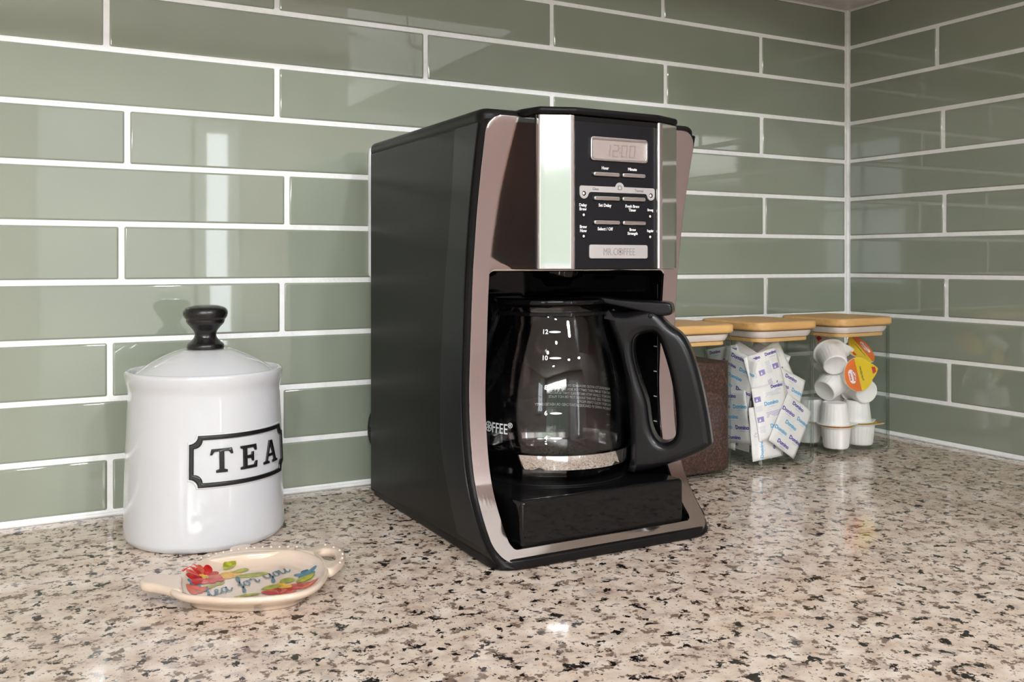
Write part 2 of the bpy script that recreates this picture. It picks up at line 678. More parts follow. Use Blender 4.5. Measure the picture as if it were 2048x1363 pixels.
# ---- countertop: an L of granite
ct = curve_me([roundpoly([(-3.2, -0.001), (-3.2, -0.665), (-0.001, -0.665), (-0.001, -0.001)],
                         [0, 0.01, 0, 0], 5)], 0.012, 0.003, 3)
ct.transform(Matrix.Translation((0, 0, -0.015)))
counter = link('countertop', ct, 'granite')
counter['kind'] = 'structure'
counter['label'] = 'polished cream granite countertop with brown and black specks'
# white caulk bead where walls meet the counter and each other
bead = join([tube_me([(-2.0, 0.0005, 0.0012), (-0.001, 0.0005, 0.0012)], 0.0022, 8),
             tube_me([(0.0005, -0.70, 0.0012), (0.0005, -0.001, 0.0012)], 0.0022, 8),
             tube_me([(-0.0002, -0.0002, 0.0), (-0.0002, -0.0002, TOPZ)], 0.0026, 8)])
struct('trim_3', bead, 'grout', label='white caulk bead along the foot of the tiles and up the corner')

# ---- cabinets of the kitchen corner
def cabinet(name, lo, hi, face, n, label, upper):
    t = thing(name, label, 'cabinet', ((lo[0] + hi[0]) / 2, (lo[1] + hi[1]) / 2, lo[2]))
    link('body', box_me(lo, hi, 0.002), 'cabinet', t)
    ax = 0 if face == 'y' else 1
    w = (hi[ax] - lo[ax]) / n
    for k in range(n):
        a, b = lo[ax] + k * w + 0.002, lo[ax] + (k + 1) * w - 0.002
        if face == 'y':
            d = link('door', box_me((a, lo[1] - 0.02, lo[2] + 0.004), (b, lo[1] - 0.0005, hi[2] - 0.004), 0.003), 'cabinet', t)
            hx = b - 0.03
            zz = lo[2] + 0.06 if upper else hi[2] - 0.18
            link('handle', tube_me([(hx, lo[1] - 0.021, zz), (hx, lo[1] - 0.045, zz + 0.005), (hx, lo[1] - 0.045, zz + 0.115), (hx, lo[1] - 0.021, zz + 0.12)], 0.005), 'silver', d)
        else:
            d = link('door', box_me((lo[0] - 0.02, a, lo[2] + 0.004), (lo[0] - 0.0005, b, hi[2] - 0.004), 0.003), 'cabinet', t)
            hy = a + 0.03
            zz = lo[2] + 0.06 if upper else hi[2] - 0.18
            link('handle', tube_me([(lo[0] - 0.021, hy, zz), (lo[0] - 0.045, hy, zz + 0.005), (lo[0] - 0.045, hy, zz + 0.115), (lo[0] - 0.021, hy, zz + 0.12)], 0.005), 'silver', d)
    return t
cabinet('wall_cabinet', (-2.0, -0.33, TOPZ), (-0.001, -0.001, TOPZ + 0.86), 'y', 4, 'white wall cabinet whose underside shows at the top of the tiled corner', True)
cabinet('wall_cabinet', (-0.33, -1.17, TOPZ), (-0.001, -0.36, TOPZ + 0.86), 'x', 2, 'white wall cabinet above the tiles of the right wall', True)
cabinet('base_cabinet', (-3.2, -0.63, FLOOR), (-0.001, -0.002, -0.0305), 'y', 6, 'white base cabinet under the granite along the back wall', False)

# ---- windows, door and ceiling lamps of the room behind the camera
def window(name, wall, a, b, z0, z1, nx, nz, mat):
    t = thing(name, None, None, (0, 0, 0), kind='structure')
    def bx(u0, u1, w0, w1, p0, p1):
        if wall == 'rear':
            return box_me((u0, YR + p0, w0), (u1, YR + p1, w1), 0.002, 1)
        return box_me((XL + p0, u0, w0), (XL + p1, u1, w1), 0.002, 1)
    f = 0.055
    link('pane', bx(a, b, z0, z1, 0.001, 0.012), mat, t)
    fr = [bx(a - f, a + 0.01, z0 - f, z1 + f, 0.001, 0.04), bx(b - 0.01, b + f, z0 - f, z1 + f, 0.001, 0.04),
          bx(a, b, z0 - f, z0 + 0.01, 0.001, 0.04), bx(a, b, z1 - 0.01, z1 + f, 0.001, 0.04)]
    for k in range(1, nx):
        u = a + (b - a) * k / nx
        fr.append(bx(u - 0.012, u + 0.012, z0, z1, 0.008, 0.03))
    for k in range(1, nz):
        w = z0 + (z1 - z0) * k / nz
        fr.append(bx(a, b, w - 0.012, w + 0.012, 0.008, 0.03))
    link('window_frame', join(fr), 'cabinet', t)
    return t
window('window_1', 'rear', -0.06, 0.08, -0.75, 0.98, 1, 1, 'daylight')
window('window_2', 'rear', -4.0, -1.25, -0.80, 1.20, 3, 2, 'garden')
window('window_3', 'left', -3.9, -3.2, 0.08, 1.10, 2, 2, 'daylight')
window('window_4', 'rear', 1.0, 2.45, -0.40, 1.20, 2, 2, 'garden')
door = thing('door_1', None, None, (-0.5, YR, FLOOR), kind='structure')
link('door_leaf', box_me((-0.92, YR + 0.001, FLOOR + 0.005), (-0.14, YR + 0.045, 1.08), 0.003), 'cabinet', door)
link('door_handle', tube_me([(-0.22, YR + 0.046, 0.08), (-0.22, YR + 0.09, 0.08), (-0.33, YR + 0.09, 0.08)], 0.01), 'silver', door)
for k, (lx, ly, where) in enumerate([(-2.2, -2.3, 'in front of the left end of the counter'), (-1.45, -2.3, 'in front of the tea canister'), (-0.45, -2.3, 'in front of the tiled corner'),
                                     (-2.2, -3.3, 'by the rear window'), (-0.7, -3.3, 'by the white door'), (0.3, -3.3, 'by the narrow window')]):
    t = thing('ceiling_lamp', 'round recessed ceiling lamp ' + where, 'lamp', (lx, ly, CEIL), 'recessed ceiling lamps')
    link('trim_ring', lathe([(0.070, CEIL - 0.001), (0.070, CEIL - 0.006), (0.092, CEIL - 0.004), (0.094, CEIL - 0.0005)], (lx, ly), 32, True), 'ceiling_paint', t)
    link('diffuser', lathe([(0, CEIL - 0.004), (0.069, CEIL - 0.004), (0.069, CEIL - 0.0008), (0, CEIL - 0.0008)], (lx, ly), 32), 'lamp', t)

# ================================================================== WALL PLATE
pl = curve_me([rrect(0.118, 0.138, 0.006)], 0.0012, 0.0018, 3)
vmap(pl, lambda x, y, z: (-0.6605 + x, -0.0032 - z, 0.287 + y))
plate = thing('outlet_plate', 'white plastic outlet plate on the tiles behind the coffee maker', 'wall plate', (-0.6605, 0, 0.287))
link('plate', pl, 'white_plastic', plate)
for dx in (-0.03, 0.03):
    q = curve_me([rrect(0.033, 0.066, 0.003)], 0.0008, 0.0005, 2)
    vmap(q, lambda x, y, z: (-0.6605 + dx + x, -0.0068 - z, 0.287 + y))
    link('socket', q, 'white_plastic', plate)

# ================================================================== COFFEE MAKER
CX = -0.6245
X0, X1 = -0.731, -0.518
FRONT = [(0.0, -0.318), (0.009, -0.3105), (0.026, -0.2915), (0.0535, -0.2725), (0.084, -0.2635), (0.123, -0.2597),
         (0.164, -0.2617), (0.220, -0.2660), (0.272, -0.2735), (0.310, -0.2818), (0.3545, -0.2935)]
_fp = catmull([(z, y, 0) for z, y in FRONT], 10, closed=False)
_fz = np.array([p.x for p in _fp]); _fy = np.array([p.y for p in _fp])
def yf(z):
    return float(np.interp(z, _fz, _fy))

cm = thing('coffee_maker', 'black drip coffee maker with chrome front and digital control panel', 'coffee maker', (CX, -0.18, 0))
# housing: side outline swept across the width, with the brewing bay cut out
zs = np.linspace(0.004, 0.346, 46)
prof = [(-0.044, 0.0), (-0.044, 0.345)]
prof = roundpoly([(-0.0385, 0.003), (-0.0385, 0.346)], 0) + [(yf(z), z) for z in zs[::-1]] + [(yf(0.004) - 0.001, 0.0025)]
hs = curve_me([prof], (X1 - X0) / 2 - 0.004, 0.004, 3)
vmap(hs, lambda x, y, z: (CX + z, x, y))
for v in hs.vertices:                                   # round the toe's corners in plan
    if v.co.y < -0.297:
        dx = 0.022 - math.sqrt(max(0, 0.022 ** 2 - (-0.297 - v.co.y) ** 2))
        v.co.x += dx * max(-1, min(1, (CX - v.co.x) / 0.09))
fixn(hs)
BX0, BX1, BZ0, BZ1, BY = -0.7125, -0.5375, 0.0115, 0.227, -0.138
cut = curve_me([roundpoly([(BX0, BZ0), (BX1, BZ0), (BX1, BZ1), (BX0, BZ1)], 0.005, 4)], 0.15)
vmap(cut, lambda x, y, z: (x, BY - 0.15 + z, y))
fixn(cut)
link('housing', boolean(hs, cut), 'housing', cm)
# glossy liner of the brewing bay
i_ = 0.0004
lo_ = roundpoly([(BX0 + i_, BZ0 + i_), (BX1 - i_, BZ0 + i_), (BX1 - i_, BZ1 - i_), (BX0 + i_, BZ1 - i_)], 0.005, 4)
lo_ = dense(lo_, 0.012)
loops = [[(x, yf(z) + 0.001, z) for x, z in lo_], [(x, BY - 0.001, z) for x, z in lo_]]
link('brewing_bay', loft(loops, cap0=False, cap1=True), 'gloss_black', cm)

# side trims between the curved seam and the bezel
SEAM = [(0.014, -0.2492), (0.034, -0.237), (0.076, -0.2172), (0.118, -0.2141), (0.203, -0.2222), (0.286, -0.2371), (0.3432, -0.2439)]
seam = catmull([(y, z, 0) for z, y in SEAM], 6, closed=False)
for sgn, xs in ((1, X0), (-1, X1)):
    lp = [(p.x, p.y) for p in seam] + [(yf(z) + 0.0045, z) for z in np.linspace(0.3432, 0.014, 40)]
    tm = curve_me([lp], 0.0005, 0.0003, 1)
    vmap(tm, lambda x, y, z: (xs - sgn * (0.0004 + 0.0) + z, x, y))
    link('side_trim', fixn(tm), 'panel', cm)

# bezel: a curved chrome plate with a tall opening
def ring_samples(x0, x1, z0, z1, rads, n):
    pts = dense(roundpoly([(x0, z0), (x1, z0), (x1, z1), (x0, z1)], rads, 10), 0.0015)
    return pts
N = 240
def by_side(x0, x1, z0, z1, r):
    """closed rounded outline with N points spread alike on the four sides"""
    per = N // 4
    out = []
    def arcpts(cx, cz, a0, a1, k):
        return [(cx + r * math.cos(a0 + (a1 - a0) * t / k), cz + r * math.sin(a0 + (a1 - a0) * t / k)) for t in range(k)]
    corners = [((x0 + r, z0 + r), PI, 1.5 * PI), ((x1 - r, z0 + r), 1.5 * PI, 2 * PI), ((x1 - r, z1 - r), 0, PI / 2), ((x0 + r, z1 - r), PI / 2, PI)]
    ends = [((x0 + r, z0), (x1 - r, z0)), ((x1, z0 + r), (x1, z1 - r)), ((x1 - r, z1), (x0 + r, z1)), ((x0, z1 - r), (x0, z0 + r))]
    ka = 14
    for (c_, a0, a1), (p, q) in zip(corners, ends):
        out += arcpts(c_[0], c_[1], a0, a1, ka)
        ks = per - ka
        out += [(p[0] + (q[0] - p[0]) * t / ks, p[1] + (q[1] - p[1]) * t / ks) for t in range(ks)]
    return out
outer = by_side(X0 + 0.0036, X1 - 0.0036, 0.0060, 0.3492, 0.014)
inner = by_side(BX0 - 0.0003, BX1 + 0.0003, 0.0135, 0.2275, 0.005)
layers = []
MM = 26
def pt(a, b, t, dy):
    x, z = a[0] + (b[0] - a[0]) * t, a[1] + (b[1] - a[1]) * t
    return (x, yf(z) + dy, z)
layers.append([pt(a, b, 0.0, 0.0010) for a, b in zip(outer, inner)])
layers.append([pt(a, b, 0.0, -0.0012) for a, b in zip(outer, inner)])
for k in range(MM + 1):
    t = 0.012 + (1 - 0.024) * k / MM
    layers.append([pt(a, b, t, -0.0018) for a, b in zip(outer, inner)])
layers.append([pt(a, b, 1.0, -0.0012) for a, b in zip(outer, inner)])
layers.append([pt(a, b, 1.0, 0.0040) for a, b in zip(outer, inner)])
bez = loft(layers, False, False)
link('chrome_bezel', bez, 'bezel', cm, smooth=40)

# control head in plan: bows forward from the bezel
HZ0, HZ1 = 0.2285, 0.3496
YP = -0.3180
hp = roundpoly([(-0.6925, -0.262), (-0.6925, -0.3085), (-0.6665, -0.3195), (-0.5825, -0.3195), (-0.5565, -0.3085), (-0.5565, -0.262)], [0, 0.003, 0.006, 0.006, 0.003, 0], 4)
core = roundpoly([(-0.6928, -0.260), (-0.6928, -0.3075), (-0.667, -0.3170), (-0.582, -0.3170), (-0.5562, -0.3075), (-0.5562, -0.260)], [0, 0.002, 0.004, 0.004, 0.002, 0], 4)
hd = curve_me([core], (HZ1 - HZ0) / 2 - 0.0006, 0.0005, 1)
hd.transform(Matrix.Translation((0, 0, (HZ0 + HZ1) / 2)))
link('control_head', hd, 'gloss_black', cm)
for sg in (1, -1):
    pp = [(-0.6920, -0.3060), (-0.6918, -0.3115), (-0.6875, -0.3138), (-0.6690, -0.3212), (-0.6645, -0.3216), (-0.6640, -0.3160), (-0.6690, -0.3120)]
    if sg < 0:
        pp = [(2 * CX - x, y) for x, y in pp][::-1]
    rp = roundpoly(pp, 0.0022, 5)
    me = curve_me([rp], (HZ1 - HZ0 - 0.001) / 2 - 0.0006, 0.0006, 2)
    me.transform(Matrix.Translation((0, 0, (HZ0 + HZ1) / 2)))
    link('chrome_pillar', me, 'chrome', cm)
panel = link('control_panel', box_me((-0.6642, YP, 0.2292), (-0.5848, -0.3165, 0.3455), 0.0004, 1), 'panel', cm)
vz = loft([[(-0.6642, -0.3172, 0.3440), (-0.6642, -0.3208, 0.3485), (-0.6642, -0.3168, 0.3490)],
           [(-0.5848, -0.3172, 0.3440), (-0.5848, -0.3208, 0.3485), (-0.5848, -0.3168, 0.3490)]])
link('panel_visor', vz, 'panel', cm)
# top cover with rounded shoulders, and the thin cover over the head
tc = curve_me([roundpoly([(X0 - 0.0003, -0.0382), (X0 - 0.0003, -0.2905), (X1 + 0.0003, -0.2905), (X1 + 0.0003, -0.0382)], [0.006, 0.012, 0.012, 0.006], 6)], 0.0012, 0.0065, 5)
tc.transform(Matrix.Translation((0, 0, 0.3473)))
lid_o = link('top_cover', tc, 'housing', cm)
tp = roundpoly([(-0.70, -0.25), (-0.6985, -0.2935), (-0.6925, -0.3125), (-0.6650, -0.3230), (-0.5840, -0.3230), (-0.5565, -0.3125), (-0.5505, -0.2935), (-0.549, -0.25)],
               [0.01, 0.006, 0.006, 0.008, 0.008, 0.006, 0.006, 0.01], 6)
hc = curve_me([tp], 0.0003, 0.0026, 3)
hc.transform(Matrix.Translation((0, 0, 0.3525)))
link('head_cover', hc, 'housing', cm)
# foot skirt
sk = curve_me([roundpoly([(X0 + 0.001, -0.042), (X0 + 0.001, -0.3165), (X1 - 0.001, -0.3165), (X1 - 0.001, -0.042)], [0.008, 0.024, 0.024, 0.008], 6)], 0.0020, 0.0022, 2)
sk.transform(Matrix.Translation((0, 0, 0.0044)))
link('foot_skirt', sk, 'housing', cm)
# warming base block and hot plate
bl = curve_me([rrect(0.1595, 0.0365, 0.004, 4)], 0.0795, 0.003, 3)
vmap(bl, lambda x, y, z: (CX + x, -0.2225 + z, 0.0310 + y))
link('warming_base', fixn(bl), 'gloss_black', cm)
link('hot_plate', lathe([(0, 0.0488), (0.068, 0.0488), (0.0695, 0.0495), (0.0695, 0.0505), (0.066, 0.0508), (0.064, 0.0500), (0, 0.0500)], (CX, -0.216), 64), 'handle', cm)
# drip nozzle
link('drip_nozzle', lathe([(0, 0.2130), (0.010, 0.2130), (0.0125, 0.2150), (0.014, 0.2185), (0.022, 0.2215), (0.024, 0.2272), (0, 0.2272)], (CX + 0.004, -0.222), 40), 'gloss_black', cm)
# water gauge strip with ticks on the bay's right wall
wg = link('water_gauge', box_me((BX1 - 0.0016, -0.2615, 0.030), (BX1 - 0.0005, -0.2535, 0.215), 0.0004, 1), 'gloss_black', cm)
for zt in (0.181, 0.1585, 0.136, 0.1135, 0.091, 0.0685):
    link('gauge_tick', box_me((BX1 - 0.0020, -0.2605, zt - 0.0004), (BX1 - 0.0015, -0.2565, zt + 0.0004)), 'white_print', wg)

# ---- things on the panel (x, z in metres on the panel face)
def on_panel(me, x, z, dy=0.0):
    return vmap(me, lambda a, b, w: (x + a, YP - dy - w, z + b))
def ptext(body, x, z, size=0.0034, fat=0.00009, mat='white_print', par=None, line=0.95, sx=0.93, dy=0.0001):
    me = on_panel(text_me(body, size, 0.00008, fat, sx=sx, line=line), x, z, dy)
    return link('lettering', me, mat, par or panel, smooth=0)
# display
fr = curve_me([rrect(0.0556, 0.0190, 0.0030), rrect(0.0516, 0.0150, 0.0020)], 0.0004, 0.0006, 2)
disp = link('display', on_panel(curve_me([rrect(0.0520, 0.0154, 0.002)], 0.0002), -0.6214, 0.3246, 0.0002), 'lcd', cm)
link('display_frame', on_panel(fr, -0.6214, 0.3246, 0.0009), 'chrome', disp)
segs = {'1': 'bc', '2': 'abged', '0': 'abcdef'}
def digit(ch, x, z, w=0.0048, h=0.0092, t=0.0009):
    P = {'a': (0, h / 2, w, t), 'd': (0, -h / 2, w, t), 'g': (0, 0, w, t), 'b': (w / 2, h / 4, t, h / 2), 'c': (w / 2, -h / 4, t, h / 2),
         'f': (-w / 2, h / 4, t, h / 2), 'e': (-w / 2, -h / 4, t, h / 2)}
    ms = []
    for s in segs[ch]:
        a, b, ww, hh = P[s]
        sl = (b) * 0.12
        ms.append(box_me((x + a + sl - ww / 2, YP - 0.00062, z + b - hh / 2), (x + a + sl + ww / 2, YP - 0.00040, z + b + hh / 2)))
    return join(ms)
for ch, x in (('1', -0.6325), ('2', -0.6245), ('0', -0.6160), ('0', -0.6082)):
    link('digit', digit(ch, x, 0.3238), 'lcd_digit', disp)
link('colon', join([box_me((-0.6206, YP - 0.0006, z - 0.0005), (-0.6197, YP - 0.0004, z + 0.0005)) for z in (0.3222, 0.3260)]), 'lcd_digit', disp)
# buttons
for x, z, w, nm in ((-0.6342, 0.3045, 0.0256, 0), (-0.6075, 0.3046, 0.0234, 0), (-0.6338, 0.2853, 0.0254, 0), (-0.6075, 0.2855, 0.0234, 0),
                    (-0.6338, 0.2662, 0.0254, 0), (-0.6071, 0.2662, 0.0234, 0)):
    link('button_well', on_panel(curve_me([rrect(w + 0.001, 0.0046, 0.0020)], 0.0001, 0.0001, 1), x, z, 0.0001), 'gloss_black', panel)
    link('button', on_panel(curve_me([rrect(w - 0.0004, 0.0034, 0.0015)], 0.0003, 0.0012, 4), x, z, 0.0010), 'chrome', cm)
ptext('Hour', -0.6346, 0.3094); ptext('Minute', -0.6080, 0.3096)
ptext('Set Delay', -0.6348, 0.2797); ptext('Fresh Brew\nTimer', -0.6080, 0.2781, 0.0032)
ptext('Delay\nBrew', -0.6557, 0.2778, 0.0033); ptext('Strong', -0.5900, 0.2772, 0.0029, sx=0.76)
ptext('Select / Off', -0.6346, 0.2609, 0.0034); ptext('Brew\nStrength', -0.6077, 0.2592, 0.0032)
ptext('Brew\nNow', -0.6554, 0.2607, 0.0033); ptext('Regular', -0.5900, 0.2601, 0.0029, sx=0.74)
# selector plate with two lamp holes
def arc(cx, cz, r, a0, a1, n=14):
    return [(cx + r * math.cos(math.radians(a0 + (a1 - a0) * k / n)), cz + r * math.sin(math.radians(a0 + (a1 - a0) * k / n))) for k in range(n + 1)]
ol = arc(-0.6549, 0.2888, 0.0041, 180, 360) + arc(-0.6490, 0.2905, 0.0018, 180, 90, 6) + [(-0.6260, 0.2923 - 0.0020)]
ol = arc(-0.6549, 0.2886, 0.0041, 180, 350) + [(-0.6500, 0.2893), (-0.6485, 0.2900)] + [(-0.5956, 0.2902), (-0.5940, 0.2896)] + arc(-0.5896, 0.2888, 0.0038, 190, 360) \
    + [(-0.5858, 0.2935), (-0.5864, 0.2946), (-0.5876, 0.2950)] + [(-0.6162, 0.2950)] + arc(-0.6207, 0.2943, 0.0042, 12, 168) + [(-0.6252, 0.2948)] + [(-0.6574, 0.2947), (-0.6586, 0.2943), (-0.6590, 0.2932)]
sp = curve_me([ol, arc(-0.6549, 0.2886, 0.0019, 0, 352), arc(-0.5896, 0.2890, 0.0019, 0, 352)], 0.0002, 0.0001, 1)
spo = link('selector_plate', on_panel(sp, 0, 0, 0.0003), 'silver', cm)
ptext('Glass', -0.6440, 0.2924, 0.0030, 0.00002, 'grey_print', spo, dy=0.0006)
ptext('Thermal', -0.6017, 0.2924, 0.0030, 0.00002, 'grey_print', spo, dy=0.0006, sx=0.85)
pot = curve_me([roundpoly([(-0.0016, -0.0018), (0.0014, -0.0018), (0.0021, -0.0004), (0.0016, 0.0011), (0.0010, 0.0018), (-0.0012, 0.0018), (-0.0022, 0.0014), (-0.0017, 0.0006), (-0.0021, -0.0006)], 0.0004, 3),
                roundpoly([(-0.0012, -0.0014), (0.0011, -0.0014), (0.0016, -0.0004), (0.0012, 0.0008), (0.0008, 0.0014), (-0.0008, 0.0014), (-0.0013, 0.0006), (-0.0016, -0.0005)], 0.0003, 3)], 0.0001)
link('pot_icon', on_panel(pot, -0.6207, 0.2942, 0.0006), 'grey_print', spo, smooth=0)
for x, z in ((-0.6549, 0.2886), (-0.5896, 0.2890), (-0.6548, 0.2717), (-0.5900, 0.2720), (-0.6548, 0.2549), (-0.5900, 0.2552)):
    lw_ = link('indicator_ring', on_panel(curve_me([rrect(0.0038, 0.0038, 0.0018)], 0.0001, 0.0001, 1), x, z, 0.0001), 'gloss_black', panel)
    ld = lathe([(0, 0.0004), (0.0006, 0.00035), (0.0011, 0.0), (0, 0.0)], (0, 0), 16)
    link('indicator_lens', vmap(ld, lambda a, b, w: (x + a - 0.0003, YP - 0.0004 - w, z + b)), 'lens', panel)
bd = link('badge', on_panel(curve_me([rrect(0.0568, 0.0110, 0.0020)], 0.0003, 0.0005, 2), -0.6218, 0.2429, 0.0006), 'silver', cm)
def brand(size, parts, place, name, mat, par, fat):
    """the maker's wordmark: condensed capitals with a spoked O"""
    x = 0
    ms = []
    for ch in parts:
        if ch == 'O':
            r = size * 0.36
            ri = r * 0.80
            ms.append(vmap(curve_me([arc(0, 0, r, 0, 354, 30), arc(0, 0, ri, 0, 354, 30)], 0.00008), lambda a, b, w, x=x: (a + x + r * 0.92, b + size * 0.345, w)))
            for k in range(3):
                a_ = math.radians(30 + 60 * k)
                ca, sa = math.cos(a_), math.sin(a_)
                t_ = size * 0.035
                q = [(-ri * ca - t_ * sa, -ri * sa + t_ * ca), (ri * ca - t_ * sa, ri * sa + t_ * ca), (ri * ca + t_ * sa, ri * sa - t_ * ca), (-ri * ca + t_ * sa, -ri * sa - t_ * ca)]
                ms.append(vmap(curve_me([q], 0.00008), lambda a, b, w, x=x: (a + x + r * 0.92, b + size * 0.345, w)))
            x += r * 1.9
            continue
        if ch == '®':
            me = text_me(ch, size * 0.5, 0.00008, 0.0, 'LEFT', 'BOTTOM_BASELINE')
            vmap(me, lambda a, b, w: (a + x, b + size * 0.45, w))
            ms.append(me)
            x += size * 0.4
            continue
        me = text_me(ch, size, 0.00008, fat, 'LEFT', 'BOTTOM_BASELINE', sx=0.72)
        wd = max((v.co.x for v in me.vertices), default=0)
        vmap(me, lambda a, b, w: (a + x, b, w))
        ms.append(me)
        x += wd + size * 0.035
    me = join(ms)
    vmap(me, lambda a, b, w: place(a - x / 2, b - size * 0.345, w, x))
    return link(name, me, mat, par, smooth=0)
brand(0.0082, 'MR.COFFEE', lambda a, b, w, L: (-0.6218 + a, YP - 0.0015 - w, 0.2429 + b), 'wordmark', 'badge_print', bd, 0.0)
# power cord behind
pc = [(-0.690, -0.036, 0.105), (-0.709, -0.026, 0.092), (-0.7195, -0.0195, 0.078), (-0.7225, -0.0185, 0.062), (-0.7195, -0.0195, 0.046), (-0.705, -0.022, 0.020), (-0.672, -0.024, 0.006), (-0.62, -0.023, 0.0042)]
link('power_cord', tube_me([tuple(p) for p in catmull(pc, 6, closed=False)], 0.0036, 12), 'cord', cm)

# ================================================================== CARAFE
KX, KY = CX, -0.218
HD = Vector((math.sqrt(0.5), -math.sqrt(0.5), 0))       # handle points to the front right
OUT = [(0.050, 0.0512), (0.0580, 0.0522), (0.0645, 0.0555), (0.0668, 0.0595), (0.0682, 0.0640), (0.0695, 0.0750), (0.0702, 0.0900), (0.0698, 0.1050),
       (0.0680, 0.1250), (0.0645, 0.1450), (0.0588, 0.1650), (0.0535, 0.1800), (0.0508, 0.1880), (0.0500, 0.1930), (0.0520, 0.1968), (0.0532, 0.1980)]
outp = [tuple(p) for p in catmull([(r, z, 0) for r, z in OUT], 4, closed=False)]
oz = np.array([p[1] for p in outp]); orr = np.array([p[0] for p in outp])
def rk(z):
    return float(np.interp(z, oz, orr))
carafe = thing('glass_carafe', 'clear glass coffee carafe with black handle standing in the coffee maker', 'carafe', (KX, KY, 0.0508))
prof = [(0, 0.0512)] + [(r, z) for r, z, _ in outp] + [(r - 0.0016, z + (0.0012 if z < 0.056 else 0)) for r, z, _ in outp[::-1]] + [(0, 0.0526)]
gm = lathe(prof, (KX, KY), 96)
sd = -HD
for v in gm.vertices:                                   # pouring lip opposite the handle
    d = Vector((v.co.x - KX, v.co.y - KY, 0))
    if d.length > 0.01 and v.co.z > 0.178:
        k = max(0.0, (d.normalized().dot(sd) - 0.86) / 0.14)
        k = k * k * (3 - 2 * k) * min(1.0, (v.co.z - 0.178) / 0.018)
        v.co += sd * 0.007 * k + Vector((0, 0, 0.002 * k))
gm.update()
link('glass_body', gm, 'carafe_glass', carafe, smooth=60)
link('metal_band', lathe([(0.0700, 0.0632), (0.0712, 0.0636), (0.0718, 0.0700), (0.0718, 0.0752), (0.0708, 0.0757), (0.0698, 0.0752), (0.0694, 0.0700), (0.0690, 0.0640)], (KX, KY), 96, True), 'chrome', carafe)
link('neck_ring', lathe([(0.0506, 0.1885), (0.0518, 0.1890), (0.0518, 0.1915), (0.0508, 0.1920)], (KX, KY), 72, True), 'gloss_black', carafe)
lid = link('lid', lathe([(0, 0.1960), (0.0470, 0.1960), (0.0515, 0.1982), (0.0520, 0.1998), (0.0516, 0.2018), (0.0490, 0.2032), (0.030, 0.2038), (0.026, 0.2020), (0.012, 0.2014), (0, 0.2014)], (KX, KY), 72), 'gloss_black', carafe)
def on_handle(x, y, w):
    p = Vector((KX, KY, 0)) + HD * x
    n = Vector((-HD.y, HD.x, 0))
    return (p.x + n.x * w, p.y + n.y * w, y)
tail = catmull([(0.030, 0.2050), (0.046, 0.2052), (0.060, 0.2035), (0.076, 0.2018), (0.094, 0.2010), (0.1055, 0.2000), (0.1085, 0.1965), (0.1080, 0.1900), (0.098, 0.1885), (0.087, 0.1908), (0.066, 0.1952), (0.048, 0.1982), (0.030, 0.1990)] , 4) if False else \
    [tuple(p)[:2] for p in catmull([(a, b, 0) for a, b in [(0.030, 0.2050), (0.046, 0.2052), (0.060, 0.2035), (0.076, 0.2018), (0.094, 0.2010), (0.1055, 0.2000), (0.1085, 0.1965), (0.1080, 0.1900), (0.098, 0.1885), (0.087, 0.1908), (0.066, 0.1952), (0.048, 0.1982), (0.030, 0.1990)]], 4)]
tm = curve_me([tail], 0.0095, 0.0022, 3)
link('thumb_lever', vmap(tm, on_handle), 'handle', lid)
HO = [(0.0478, 0.1920), (0.0655, 0.1905), (0.0800, 0.1935), (0.0925, 0.1935), (0.1060, 0.1810), (0.1185, 0.1710), (0.1280, 0.1505), (0.1364, 0.1166), (0.1415, 0.0860), (0.1405, 0.0785),
      (0.1259, 0.0698), (0.1089, 0.0626), (0.0873, 0.0552), (0.0705, 0.0528), (0.0722, 0.0620), (0.0728, 0.0800), (0.0722, 0.0960), (0.0705, 0.1200), (0.0668, 0.1420), (0.0600, 0.1660), (0.0530, 0.1830)]
HH = [(0.0764, 0.1680), (0.0852, 0.1731), (0.0951, 0.1715), (0.1024, 0.1541), (0.1089, 0.1283), (0.1119, 0.1026), (0.1112, 0.0862), (0.1046, 0.0800), (0.0965, 0.0815), (0.0905, 0.0928), (0.0872, 0.1142), (0.0800, 0.1358), (0.0755, 0.1540)]
ho = [tuple(p)[:2] for p in catmull([(a, b, 0) for a, b in HO], 4)]
hh = [tuple(p)[:2] for p in catmull([(a, b, 0) for a, b in HH], 6)]
hm = curve_me([ho, hh], 0.0062, 0.0068, 6)
handle = link('handle', vmap(hm, on_handle), 'handle', carafe, smooth=50)
n_ = Vector((-HD.y, HD.x, 0))
pn = lathe([(0, 0.0005), (0.0016, 0.0004), (0.0021, 0.0), (0.0021, -0.002), (0, -0.002)], (0, 0), 20)
vmap(pn, lambda a, b, w: on_handle(0.0905 + a, 0.1885 + b, -0.0131 - w))
link('hinge_pin', fixn(pn), 'gloss_black', handle)
TH0 = math.atan2(cam.location.y - KY, cam.location.x - KX)
def on_glass(th, z, off=0.00035):
    def f(a, b, w):
        zz = z + b
        r = rk(zz) + off + w
        t = th + a / rk(z)
        return (KX + r * math.cos(t), KY + r * math.sin(t), zz)
    return f
for num, z in (('12', 0.1760), ('10', 0.1548), ('8', 0.1310), ('6', 0.1102), ('4', 0.0898)):
    me = vmap(text_me(num, 0.0052, 0.00005, 0.00012, 'RIGHT'), on_glass(TH0 - 0.045, z))
    link('cup_number', me, 'white_print', carafe, smooth=0)
    el = [(0.0050 * math.cos(2 * PI * k / 28), 0.0009 * math.sin(2 * PI * k / 28)) for k in range(28)]
    link('cup_mark', vmap(curve_me([el], 0.00005), on_glass(TH0 + 0.055, z)), 'white_print', carafe, smooth=0)
